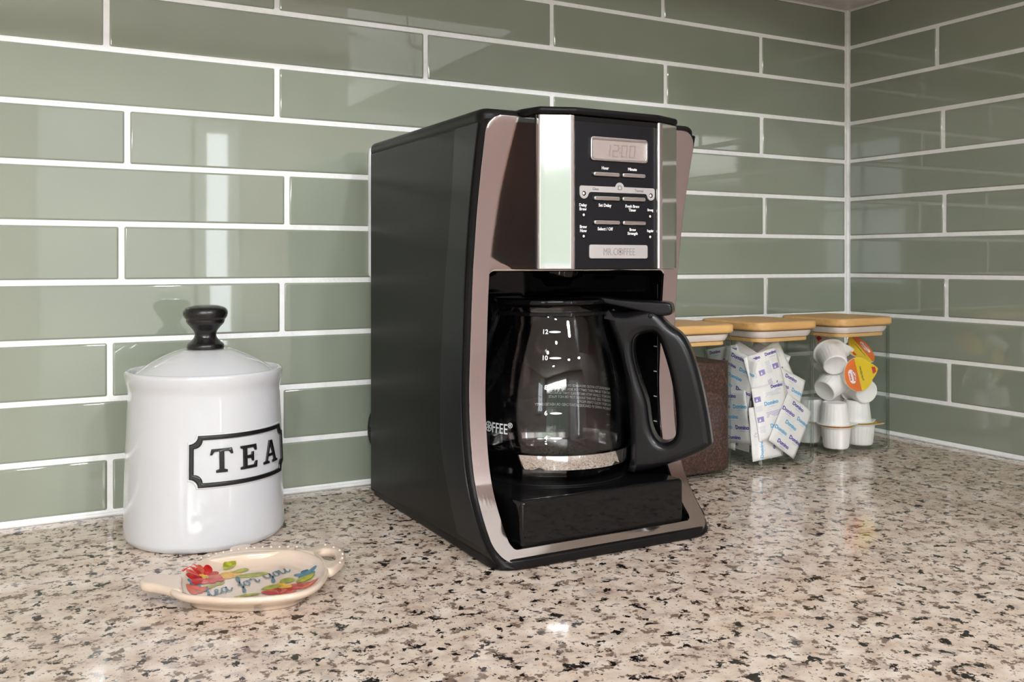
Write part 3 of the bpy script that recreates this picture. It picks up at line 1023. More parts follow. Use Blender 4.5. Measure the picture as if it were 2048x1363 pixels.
warn = 'WARNING:TO AVOID BREAKAGE OR INJURY\nDO NOT BUMP,HEAT EMPTY OR BOIL LIQUID ON HOT\nDO NOT CLEAN WITH MATERIALS THAT SCRATCH\nDO NOT USE ON ANY RANGE TOP OR HOT PLATE\nDO NOT HOLD OVER PEOPLE\nTHROW AWAY IF CRACKED,SCRATCHED OR HEATED EMPTY'
me = text_me(warn, 0.0036, 0.00005, 0.00003, 'LEFT', 'CENTER', 1.05, 0.80)
link('warning_print', vmap(me, on_glass(TH0 + PI - 0.92, 0.1055)), 'white_print', carafe, smooth=0)
brand(0.0122, 'MR.COFFEE®', lambda a, b, w, L: on_glass(TH0 - 0.47, 0.0950)(a - L / 2, b, w), 'wordmark', 'white_print', carafe, 0.00005)

# ================================================================== TEA CANISTER
TX, TY = -0.9021, -0.0965
can = thing('tea_canister', 'white ceramic tea canister with black framed lettering and black knob', 'canister', (TX, TY, 0))
body = [(0, 0.0012), (0.058, 0.0012), (0.0600, 0.0), (0.0630, 0.0008), (0.0655, 0.0040), (0.0664, 0.0090), (0.0660, 0.0300), (0.0648, 0.0700), (0.0634, 0.1050), (0.0627, 0.1230), (0.0632, 0.1290),
        (0.0646, 0.1345), (0.0652, 0.1395), (0.0646, 0.1420), (0.0628, 0.1428), (0.0610, 0.1418), (0.0596, 0.1380), (0.0588, 0.1330), (0.0590, 0.1000), (0.0600, 0.0100), (0, 0.0060)]
bp = [tuple(p)[:2] for p in catmull([(a, b, 0) for a, b in body[1:-1]], 3, closed=False)]
link('body', lathe([(0, 0.0012)] + bp + [(0, 0.006)], (TX, TY), 96), 'ceramic', can)
brz = np.array([p[1] for p in bp[6:50]]); brr = np.array([p[0] for p in bp[6:50]])
def rb(z):
    return float(np.interp(z, [0.009, 0.03, 0.07, 0.105, 0.123], [0.0664, 0.0660, 0.0648, 0.0634, 0.0627]))
lidp = [(0.0578, 0.1340), (0.0582, 0.1372), (0.0572, 0.1400), (0.0535, 0.1432), (0.045, 0.1486), (0.034, 0.1542), (0.024, 0.1580), (0.018, 0.1594), (0, 0.1598)]
lp_ = [tuple(p)[:2] for p in catmull([(a, b, 0) for a, b in lidp[:-1]], 4, closed=False)]
clid = link('lid', lathe([(0, 0.1330), (0.0570, 0.1330)] + lp_ + [(0, 0.1598)], (TX, TY), 96), 'ceramic', can)
kn = [(0.0150, 0.1588), (0.0156, 0.1605), (0.0152, 0.1635), (0.0120, 0.1662), (0.0092, 0.1700), (0.0096, 0.1745), (0.0125, 0.1785), (0.0152, 0.1815), (0.0160, 0.1832), (0.0162, 0.1850), (0.0176, 0.1866), (0.0186, 0.1895), (0.0182, 0.1925), (0.0160, 0.1952), (0.0100, 0.1970), (0.003, 0.1975)]
kp = [tuple(p)[:2] for p in catmull([(a, b, 0) for a, b in kn], 4, closed=False)]
link('knob', lathe([(0, 0.1588)] + kp + [(0, 0.1975)], (TX, TY), 48), 'knob', clid)
THC = math.atan2(cam.location.y - TY, cam.location.x - TX) + math.radians(32)
PZ = 0.0745
def on_can(off):
    def f(a, b, w):
        z = PZ + b
        r = rb(z) + off + w
        t = THC + a / 0.0645
        return (TX + r * math.cos(t), TY + r * math.sin(t), z)
    return f
def conc(w, h, c):
    """rectangle with scooped corners, always the same number of points"""
    w2, h2 = w / 2, h / 2
    out = []
    cor = []
    for sx, sz, a0 in ((1, -1, 180), (1, 1, 270), (-1, 1, 0), (-1, -1, 90)):
        cor.append([(sx * w2 + c * math.cos(math.radians(a0 - 90 * k / 6)), sz * h2 + c * math.sin(math.radians(a0 - 90 * k / 6))) for k in range(7)])
    for i in range(4):
        out += cor[i][:-1]
        p, q = Vector(cor[i][-1]), Vector(cor[(i + 1) % 4][0])
        n = 30 if i % 2 else 14
        out += [tuple(p.lerp(q, t / n)) for t in range(n)]
    return out
def frame_band(w, h, c, t, hgt, r):
    """raised band following the scooped outline; r rounds its edges"""
    def lp(i, z):
        return [on_can(0)(x, y, z) for x, y in conc(w - 2 * i, h - 2 * i, c)]
    return loft([lp(0, -0.0005), lp(0, hgt - r), lp(r * 0.35, hgt - r * 0.35), lp(r, hgt), lp(t - r, hgt), lp(t - r * 0.35, hgt - r * 0.35), lp(t, hgt - r), lp(t, -0.0005)], False, False)
link('label_frame', frame_band(0.0970, 0.0415, 0.0068, 0.0036, 0.0019, 0.0009), 'black_paint', can)
link('label_edge', frame_band(0.0996, 0.0441, 0.0066, 0.0020, 0.0008, 0.0006), 'ceramic', can)
def slab(strokes):
    return join(strokes)
def T_():
    return [[(-0.0075, 0.0090), (-0.0085, 0.0045), (-0.0068, 0.0045), (-0.0052, 0.0068), (-0.0018, 0.0070), (-0.0018, -0.0064), (-0.0042, -0.0072), (-0.0042, -0.0090), (0.0042, -0.0090), (0.0042, -0.0072), (0.0018, -0.0064), (0.0018, 0.0070), (0.0052, 0.0068), (0.0068, 0.0045), (0.0085, 0.0045), (0.0075, 0.0090)]]
def E_():
    return [[(-0.0072, 0.0090), (-0.0072, 0.0073), (-0.0050, 0.0067), (-0.0050, -0.0067), (-0.0072, -0.0073), (-0.0072, -0.0090), (0.0068, -0.0090), (0.0074, -0.0040), (0.0058, -0.0040), (0.0042, -0.0067), (-0.0016, -0.0067), (-0.0016, -0.0012), (0.0018, -0.0014), (0.0026, -0.0036), (0.0042, -0.0036), (0.0042, 0.0036), (0.0026, 0.0036), (0.0018, 0.0014), (-0.0016, 0.0012), (-0.0016, 0.0067), (0.0040, 0.0067), (0.0054, 0.0042), (0.0070, 0.0042), (0.0066, 0.0090)]]
def A_():
    return [[(-0.0018, 0.0090), (-0.0062, -0.0066), (-0.0088, -0.0073), (-0.0088, -0.0090), (-0.0022, -0.0090), (-0.0022, -0.0073), (-0.0042, -0.0067), (-0.0034, -0.0036), (0.0032, -0.0036), (0.0041, -0.0067), (0.0022, -0.0073), (0.0022, -0.0090), (0.0092, -0.0090), (0.0092, -0.0073), (0.0070, -0.0066), (0.0020, 0.0090)],
            [(-0.0004, 0.0056), (-0.0027, -0.0014), (0.0024, -0.0014)]]
for fn, dx in ((T_, -0.0235), (E_, -0.0005), (A_, 0.0240)):
    lps = [dense(l, 0.0012) for l in fn()]
    me = curve_me(lps, 0.0004, 0.0005, 2)
    me.transform(Matrix.Diagonal((1.08, 1.06, 1, 1)))
    me.transform(Matrix.Translation((dx, 0, 0)))
    link('letter', vmap(me, on_can(0.0006)), 'black_paint', can)

# ================================================================== TEA BAG REST
RX, RY = -0.8995, -0.262
rest = thing('tea_bag_rest', 'cream teapot shaped tea bag rest painted with flowers and script', 'tea bag rest', (RX, RY, 0))
RO = [(-957, -272), (-953, -256), (-946, -242), (-936, -226), (-921, -213), (-906, -208), (-890, -210), (-873, -217), (-858, -227), (-850, -242), (-847, -262), (-850, -283), (-858, -300), (-868, -313), (-882, -320), (-901, -318), (-924, -309), (-940, -297), (-952, -286)]
ro = [Vector((p.x - RX, p.y - RY)) for p in catmull([(a / 1000, b / 1000, 0) for a, b in RO], 6)]
rang = np.array([math.atan2(p.y, p.x) for p in ro]); rlen = np.array([p.length for p in ro])
order = np.argsort(rang)
rang, rlen = rang[order], rlen[order]
def rout(a):
    a = (a + PI) % (2 * PI) - PI
    return float(np.interp(a, np.concatenate((rang - 2 * PI, rang, rang + 2 * PI)), np.concatenate((rlen, rlen, rlen))))
TOPP = [(0.0, 0.0062), (0.35, 0.0062), (0.66, 0.0063), (0.76, 0.0072), (0.84, 0.0098), (0.90, 0.0124), (0.94, 0.0136), (0.97, 0.0140), (0.99, 0.0134), (1.0, 0.0120)]
BOTP = [(0.995, 0.0105), (0.96, 0.0085), (0.86, 0.0058), (0.78, 0.0036), (0.765, 0.0010), (0.75, 0.0), (0.70, 0.0), (0.68, 0.0012)]
def zrest(x, y):
    d = Vector((x - RX, y - RY))
    rho = d.length / rout(math.atan2(d.y, d.x))
    return float(np.interp(rho, [p[0] for p in TOPP], [p[1] for p in TOPP]))
angs = [2 * PI * k / 96 for k in range(96)]
loops = [[(RX + rout(a) * r * math.cos(a), RY + rout(a) * r * math.sin(a), z) for a in angs] for r, z in TOPP[1:] + BOTP]
link('dish', loft(loops), 'cream', rest, smooth=60)
def flat(pts, z0, z1, bev=0.002, holes=()):
    me = curve_me([[tuple(p)[:2] for p in catmull([(a / 1000, b / 1000, 0) for a, b in lp], 6)] for lp in [pts] + list(holes)], (z1 - z0) / 2 - bev, bev, 4)
    me.transform(Matrix.Translation((0, 0, (z0 + z1) / 2)))
    return me
link('spout', flat([(-945, -246), (-951, -241), (-958, -235), (-966, -232), (-972, -240), (-972, -251), (-965, -259), (-960, -266), (-955, -274), (-949, -274), (-947, -260)], 0.0078, 0.0146, 0.0031), 'cream', rest)
link('handle', flat([(-858, -230), (-849, -226), (-837, -222), (-828, -230), (-826, -245), (-832, -264), (-840, -276), (-848, -284), (-853, -279), (-850, -256), (-852, -240)], 0.0072, 0.0142, 0.0032,
                    [[(-846, -244), (-841, -237), (-835, -242), (-836, -254), (-841, -264), (-845, -258)]]), 'cream', rest)
link('lid_rim', flat([(-925, -218), (-912, -203), (-903, -201), (-901, -194), (-891, -191), (-885, -195), (-886, -203), (-868, -208), (-856, -217), (-870, -224), (-900, -218)], 0.0080, 0.0134, 0.0018), 'cream', rest)
bead_me = lathe([(0, 0.0014), (0.0008, 0.0010), (0.0012, 0.0), (0, -0.001)], (0, 0), 10)
spots = []
for k in range(13):
    t = k / 12
    bxp, byp = -0.926 + 0.070 * t, -0.2115 + 0.011 * math.sin(PI * t) - 0.008 * t
    spots.append((bxp - RX, byp - RY, 0.0133))
for k in range(6):
    t = k / 5
    spots.append((-0.8405 + 0.0105 * math.sin(PI * (0.15 + 0.8 * t)) - RX, -0.2275 - 0.046 * t - RY, 0.0139))
for k, q in enumerate(spots):
    link('bead', bead_me.copy(), 'cream', rest, local=True).location = q
# painted decoration, laid on the dish
def paint(name, pts, mat, lift=0.0003, dens=0.0015):
    lp = dense([tuple(p)[:2] for p in catmull([(a, b, 0) for a, b in pts], 5)], dens)
    me = curve_me([lp], 0.00005)
    vmap(me, lambda x, y, w: (x, y, zrest(x, y) + lift + w))
    return link(name, me, mat, rest, smooth=0)
def petal(cx, cy, ang, l, w, name='petal', mat='p_red', lift=0.0003):
    ca, sa = math.cos(ang), math.sin(ang)
    pts = [(0, 0), (l * 0.4, w * 0.5), (l * 0.85, w * 0.42), (l, 0), (l * 0.85, -w * 0.42), (l * 0.4, -w * 0.5)]
    return paint(name, [(cx + a * ca - b * sa, cy + a * sa + b * ca) for a, b in pts], mat, lift)
FX, FY = -0.9285, -0.2385
for k in range(13):
    petal(FX, FY, 2 * PI * k / 13 + 0.2, 0.0125 + 0.002 * (k % 3), 0.0062, 'petal', 'p_red' if k % 3 else 'p_coral', 0.0003 + 0.00003 * k)
for k in range(7):
    petal(FX, FY, 2 * PI * k / 7, 0.0036, 0.0024, 'flower_centre', 'p_yellow', 0.0009)
for k in range(6):
    petal(-0.9105, -0.2390, 2 * PI * k / 6, 0.0085, 0.007, 'petal', 'p_yellow', 0.0002 + 0.00002 * k)
petal(-0.9120, -0.2270, 0.9, 0.014, 0.008, 'leaf', 'p_green')
petal(-0.9080, -0.2360, 0.35, 0.013, 0.008, 'leaf', 'p_green')
petal(-0.9090, -0.2450, -0.15, 0.024, 0.009, 'leaf', 'p_green')
petal(-0.9330, -0.2560, -0.2, 0.009, 0.0055, 'leaf', 'p_green')
petal(-0.9250, -0.2570, 0.6, 0.009, 0.0055, 'leaf', 'p_green')
for k in range(5):
    petal(-0.9365, -0.2500, 0.3 + 1.2 * k, 0.0055, 0.0036, 'petal', 'p_blue')
for k in range(4):
    petal(-0.9430, -0.2540, -1.35 + 0.3 * k, 0.016, 0.0050, 'petal', 'p_coral', 0.0003 + 0.00003 * k)
for k in range(6):
    petal(-0.8900, -0.2950, 0.05 + 0.45 * k, 0.0130, 0.0060, 'petal', 'p_red' if k % 2 else 'p_coral', 0.0003 + 0.00003 * k)
for k in range(6):
    petal(-0.8735, -0.2930, 0.10 + 0.42 * k, 0.0130, 0.0060, 'petal', 'p_red' if k % 2 else 'p_coral', 0.0003 + 0.00003 * k)
petal(-0.8980, -0.2810, 0.1, 0.014, 0.008, 'leaf', 'p_green', 0.0007)
petal(-0.8830, -0.2750, 0.5, 0.012, 0.009, 'leaf', 'p_green', 0.0007)
petal(-0.8725, -0.2790, 0.5, 0.016, 0.009, 'leaf', 'p_green', 0.0007)
petal(-0.9180, -0.2870, -0.1, 0.018, 0.004, 'leaf', 'p_green', 0.0007)
for k in range(4):
    petal(-0.8810, -0.2800, 2.2 + 0.9 * k, 0.0070, 0.006, 'petal', 'p_yellow', 0.0006)
for k in range(5):
    petal(-0.8620, -0.2655, 0.2 + 1.25 * k, 0.0085, 0.0055, 'petal', 'p_blue')
# handwriting
def stroke(pts, w):
    P = catmull([(a, b, 0) for a, b in pts], 5, closed=False)
    L, R_ = [], []
    for i, p in enumerate(P):
        t = (P[min(i + 1, len(P) - 1)] - P[max(i - 1, 0)])
        if t.length < 1e-9:
            continue
        t.normalize()
        ww = w * (0.75 + 0.5 * abs(t.y))
        s = Vector((-t.y, t.x, 0)) * ww / 2
        L.append(p + s); R_.append(p - s)
    n = len(L)
    return [tuple(v)[:2] for v in L] + [tuple(v)[:2] for v in R_], [(i, i + 1, n + i + 1, n + i) for i in range(n - 1)]
words = {'tea': [[(0, 0.3), (0.35, 0.9), (0.62, 2.1), (0.40, 1.0), (0.40, 0.2), (0.62, 0.0), (0.95, 0.35), (1.3, 0.62), (1.4, 0.92), (1.18, 1.0), (1.02, 0.5), (1.2, 0.02), (1.65, 0.3)], [(0.05, 1.35), (0.95, 1.5)],
                 [(2.35, 0.85), (2.0, 0.98), (1.75, 0.45), (1.95, 0.02), (2.3, 0.45), (2.42, 0.95), (2.38, 0.25), (2.6, 0.02), (3.0, 0.45)]],
         'for': [[(0.0, 0.5), (0.5, 1.2), (0.8, 2.0), (0.62, 2.3), (0.42, 1.7), (0.35, 0.3), (0.25, -0.8), (0.05, -1.0), (0.1, -0.5), (0.6, 0.3)],
                 [(1.15, 0.95), (0.8, 0.8), (0.75, 0.2), (1.05, 0.0), (1.35, 0.4), (1.2, 0.95), (1.6, 0.85)], [(1.6, 0.85), (1.8, 1.1), (1.85, 0.85), (2.15, 0.85), (2.15, 0.3), (2.3, 0.0), (2.6, 0.4)]],
         'you': [[(0, 0.9), (0.12, 0.35), (0.4, 0.1), (0.7, 0.5), (0.8, 1.0), (0.75, -0.2), (0.5, -1.0), (0.28, -0.8), (0.7, -0.1), (1.15, 0.4)], [(1.6, 0.95), (1.25, 0.8), (1.2, 0.2), (1.5, 0.0), (1.8, 0.4), (1.65, 0.95), (2.05, 0.8)],
                 [(2.05, 1.0), (2.1, 0.3), (2.35, 0.05), (2.7, 0.5), (2.8, 1.0), (2.75, 0.3), (2.95, 0.05), (3.3, 0.4)]]}
for wd, (ox, oy) in {'tea': (-0.9330, -0.2795), 'for': (-0.9100, -0.2705), 'you': (-0.8895, -0.2620)}.items():
    V, F = [], []
    sc_ = 0.0067
    ca, sa = math.cos(0.39), math.sin(0.39)
    for st in words[wd]:
        v, f = stroke(st, 0.15)
        b0 = len(V)
        V += v
        F += [tuple(b0 + q for q in ff) for ff in f]
    W = []
    for a, b in V:
        x, y = ox + sc_ * (a * ca - b * 0.25 * sa), oy + sc_ * (a * sa + b * 1.55 * ca)
        W.append((x, y, zrest(x, y) + 0.0007))
    link('script', pydata(W, F), 'p_blue', rest, smooth=0)

# ================================================================== GLASS JARS
def jar(cx, cy, rz, label):
    t = thing('glass_jar', label, 'jar', (cx, cy, 0), 'square glass jars with bamboo lids')
    t.rotation_euler.z = rz
    S = 0.100
    def lp(ins, z, r=0.022):
        w = S - 2 * ins
        return [(x, y, z) for x, y in rrect(w, w, max(r - ins, 0.004), 9)]
    g = loft([lp(0.004, 0.0), lp(0.001, 0.0012), lp(0, 0.004), lp(0, 0.1555), lp(0.0006, 0.1565), lp(0.0018, 0.1565), lp(0.0022, 0.1550), lp(0.0022, 0.0065), lp(0.0045, 0.0045)])
    link('glass_body', g, 'jar_glass', t, local=True, smooth=50)
    ld = curve_me([rrect(0.104, 0.104, 0.023, 9)], 0.0020, 0.0028, 4)
    ld.transform(Matrix.Translation((0, 0, 0.1620)))
    lid = link('lid', ld, 'bamboo', t, local=True)
    se = loft([lp(0.0085, 0.1480), lp(0.0060, 0.1490), lp(0.0034, 0.1530), lp(0.0030, 0.1560), lp(0.0050, 0.1571)])
    link('seal', se, 'silicone', lid, local=True)
    pg = curve_me([rrect(0.0855, 0.0855, 0.016, 8)], 0.0012, 0.0010, 3)
    pg.transform(Matrix.Translation((0, 0, 0.1458)))
    link('plug', pg, 'bamboo', lid, local=True)
    return t
J1, J2, J3 = (-0.3995, -0.1085), (-0.2690, -0.1045), (-0.1325, -0.0995)
jar(*J1, 0.0, 'square glass jar with bamboo lid filled with ground coffee')
jar(*J2, 0.03, 'square glass jar with bamboo lid packed with sugar packets')
jar(*J3, 0.03, 'square glass jar with bamboo lid holding creamer cups, nearest the corner')

# ground coffee
def coffee():
    n = 44
    S = 0.100 - 2 * 0.0029
    V, F = [], []
    base = rrect(S, S, 0.019, 9)
    base = dense(base, 0.004)
    m = len(base)
    zt = lambda x, y: 0.1275 + 0.0030 * math.sin(x * 60 + 1) * math.cos(y * 45) + 0.0035 * (x / 0.05) * -0.6
    loops = [[(x * 0.96, y * 0.96, 0.0072) for x, y in base], [(x, y, 0.0090) for x, y in base]]
    for k in range(1, 8):
        loops.append([(x, y, 0.009 + (zt(x, y) - 0.009) * k / 8) for x, y in base])
    loops.append([(x, y, zt(x, y)) for x, y in base])
    for s in (0.9, 0.75, 0.55, 0.35, 0.15):
        loops.append([(x * s, y * s, zt(x * s, y * s) + 0.001 * (1 - s) + random.uniform(-0.0006, 0.0006)) for x, y in base])
    me = loft(loops)
    me.transform(Matrix.Translation((J1[0], J1[1], 0)))
    o = link('ground_coffee', me, 'coffee')
    tag(o, 'dark brown ground coffee filling most of the glass jar beside the coffee maker', 'ground coffee', kind='stuff')
coffee()

# ---- sugar packets
PW, PH = 0.047, 0.061
def pillow(u, v):
    return 0.0015 * max(0.0, 1 - (2 * u / PW) ** 4) ** 0.6 * max(0.0, 1 - (2 * v / PH) ** 4) ** 0.6 + 0.00025
def packet_mesh():
    nx, nz = 12, 14
    V, F = [], []
    for s in (1, -1):
        for j in range(nz + 1):
            for i in range(nx + 1):
                u, v = (i / nx - 0.5) * PW, (j / nz - 0.5) * PH
                wob = 0.0005 * math.sin(u * 210 + v * 130) * math.cos(v * 170)
                V.append((u, -s * pillow(u, v) + wob, v))
    o = (nx + 1) * (nz + 1)
    for j in range(nz):
        for i in range(nx):
            a = j * (nx + 1) + i
            F.append((a, a + 1, a + nx + 2, a + nx + 1))
            F.append((o + a, o + a + nx + 1, o + a + nx + 2, o + a + 1))
    for i in range(nx):
        F.append((i, o + i, o + i + 1, i + 1))
        t = nz * (nx + 1) + i
        F.append((t, t + 1, o + t + 1, o + t))
    for j in range(nz):
        a = j * (nx + 1); b = a + nx + 1
        F.append((a, b, o + b, o + a))
        a += nx; b += nx
        F.append((a, o + a, o + b, b))
    me = fixn(pydata(V, F))
    me.materials.append(M['paper'])
    me.shade_smooth()
    return me
def place2d(me, u, v, rot=0.0):
    me.transform(Matrix.Translation((u, v, 0)) @ Matrix.Rotation(rot, 4, 'Z'))
    return me
def to_packet(me, side=1):
    def f(a, b, w):
        wob = 0.0005 * math.sin(a * 210 + b * 130) * math.cos(b * 170)
        return (a, (-pillow(a, b) - 0.00018 - w) + wob, b) if side > 0 else (-a, (pillow(a, b) + 0.00018 + w) + 0.0005 * math.sin(-a * 210 + b * 130) * math.cos(b * 170), b)
    return vmap(me, f)
def logo(u, v, rot=0.0, s=0.0062):
    ms = [place2d(text_me('Domino', s, 0.00004, 0.00022), u, v, rot)]
    for k in range(5):
        d = box_me((-0.0003, -0.0003, -0.00003), (0.0003, 0.0003, 0.00003))
        ms.append(place2d(d, u + (k - 1.6) * 0.0017 * math.cos(rot) + 0.0042 * math.sin(rot), v + (k - 1.6) * 0.0017 * math.sin(rot) - 0.0042 * math.cos(rot), rot))
    return ms
def fine(u, v, w, n, rot=0.0):
    ms = []
    for k in range(n):
        L = w * random.uniform(0.7, 1.0)
        ms.append(place2d(place2d(box_me((-L / 2, -0.0002, -0.00003), (L / 2, 0.0002, 0.00003)), 0, -k * 0.0013), u, v, rot))
    return ms
def swatch(u, v):
    return [place2d(curve_me([[(-0.0042, -0.003), (0.0042, -0.003), (0.0042, 0.003), (-0.0042, 0.003)], [(-0.003, -0.002), (-0.0005, 0.0015), (0.0005, -0.0018)]], 0.00004), u, v)]
def prints(var):
    B, Nn, L_, P_ = [], [], [], []
    if var == 'scatter':
        k = 0
        for r, v in enumerate((-0.024, -0.012, 0.0, 0.012, 0.024)):
            for u in ((-0.013, 0.013) if r % 2 else (-0.002,)):
                (B if k % 2 else Nn).extend(logo(u, v, 0.0))
                k += 1
    elif var == 'panel':
        B += logo(0.000, 0.010); B += logo(0.004, -0.016)
        P_ += fine(0.004, 0.022, 0.024, 4); L_ += fine(0.004, 0.000, 0.028, 5)
        L_ += swatch(-0.018, 0.017) + swatch(-0.018, -0.006)
        P_ += fine(-0.018, 0.009, 0.009, 5) + fine(-0.018, -0.014, 0.009, 6)
        Nn += logo(0.012, 0.0275, 0.0, 0.0052)
    elif var == 'columns':
        Nn += logo(-0.010, 0.026, 0.0, 0.005) + logo(0.014, 0.026, 0.0, 0.005)
        L_ += swatch(-0.005, 0.008) + swatch(0.016, 0.010)
        P_ += fine(-0.017, 0.018, 0.009, 11) + fine(0.006, 0.018, 0.008, 11)
        B += logo(-0.012, -0.010, 0.0, 0.0055) + logo(0.012, -0.012, 0.0, 0.0055)
        L_ += fine(0.0, -0.005, 0.007, 5, PI / 2) + fine(0.002, -0.020, 0.030, 4)
    else:
        B += logo(-0.006, 0.018, -PI / 2); Nn += logo(0.010, -0.010, -PI / 2); B += logo(-0.010, -0.018, PI / 2)
        P_ += fine(0.012, 0.022, 0.014, 8); L_ += fine(-0.012, 0.001, 0.016, 4)
    return [(m_, join(x)) for m_, x in (('blue', B), ('navy', Nn), ('lilac', L_), ('palegrey', P_)) if x]
pk_mesh = packet_mesh()
pk_prints = {}
for var in ('scatter', 'panel', 'columns', 'side'):
    res = []
    for s in (1, -1):
        for m_, me in prints(var):
            me = to_packet(me, s)
            me.materials.clear()
            me.materials.append(M[m_])
            res.append(me)
    pk_prints[var] = res
def packet(x, y, z, yaw, lean, roll, var, label):
    t = thing('sugar_packet', label, 'sugar packet', (x, y, z), 'paper sugar packets in the middle jar')
    t.rotation_euler = (Matrix.Rotation(math.radians(yaw), 4, 'Z') @ Matrix.Rotation(math.radians(lean), 4, 'X') @ Matrix.Rotation(math.radians(roll), 4, 'Y')).to_euler()
    o = bpy.data.objects.new('wrapper', pk_mesh); col.objects.link(o); o.parent = t
    for me in pk_prints[var]:
        p = bpy.data.objects.new('print', me); col.objects.link(p); p.parent = t
    return t
W = 'white sugar packet '
packet(-0.2850, -0.1345, 0.1010, -6, -6, -14, 'columns', W + 'with purple squares tilted at the upper left front of its jar')
packet(-0.2610, -0.1230, 0.1060, -4, -8, -24, 'side', W + 'with blue words sticking up highest behind the tilted front one')
packet(-0.2845, -0.1425, 0.0640, -4, -4, -8, 'panel', W + 'with fine print and blue words at the middle left front')
packet(-0.2560, -0.1375, 0.0760, 4, -4, 24, 'scatter', W + 'leaning right at the right front, half hidden by the diamond shaped one')
packet(-0.2590, -0.1470, 0.0455, 2, -2, 33, 'scatter', W + 'turned like a diamond at the lower front, scattered with words')
packet(-0.2900, -0.1395, 0.0400, 0, -3, -3, 'side', W + 'standing upright at the lower left front corner')
packet(-0.2640, -0.1350, 0.0425, -4, -5, 62, 'columns', W + 'lying slanted below the diamond shaped one')
packet(-0.2510, -0.1180, 0.1000, 12, -12, -12, 'scatter', W + 'peeking out at the upper right behind the front row')
packet(-0.2536, -0.0980, 0.1030, -28, -14, 24, 'side', W + 'leaning toward the creamer jar at the back right')
packet(-0.3090, -0.1120, 0.1010, -82, 6, 18, 'scatter', W + 'pressed against the side facing the coffee jar, upper front')
packet(-0.3035, -0.0895, 0.1040, -78, 6, -12, 'columns', W + 'pressed against the side facing the coffee jar, upper back')
packet(-0.3110, -0.1090, 0.0550, -88, 3, -6, 'scatter', W + 'pressed against the side facing the coffee jar, lower front')
packet(-0.3090, -0.0870, 0.0480, -85, 4, 10, 'scatter', W + 'pressed against the side facing the coffee jar, lower back')
packet(-0.2940, -0.1050, 0.1052, -60, 8, 30, 'panel', W + 'curving up at the top left seen through the coffee jar')
packet(-0.2980, -0.0950, 0.0450, -80, 2, 5, 'scatter', W + 'second from the jar side, low down')
packet(-0.2700, -0.1040, 0.0850, -10, -8, 8, 'scatter', W + 'in the middle of the pile, mostly hidden')
packet(-0.2620, -0.0900, 0.0500, -6, -4, -20, 'columns', W + 'low in the middle of the pile, mostly hidden')
packet(-0.2520, -0.1260, 0.0450, 6, -4, 10, 'side', W + 'upright at the lower right side toward the creamers')
packet(-0.2620, -0.0740, 0.0900, 4, 6, 14, 'panel', W + 'at the back of the pile near the tiled wall')

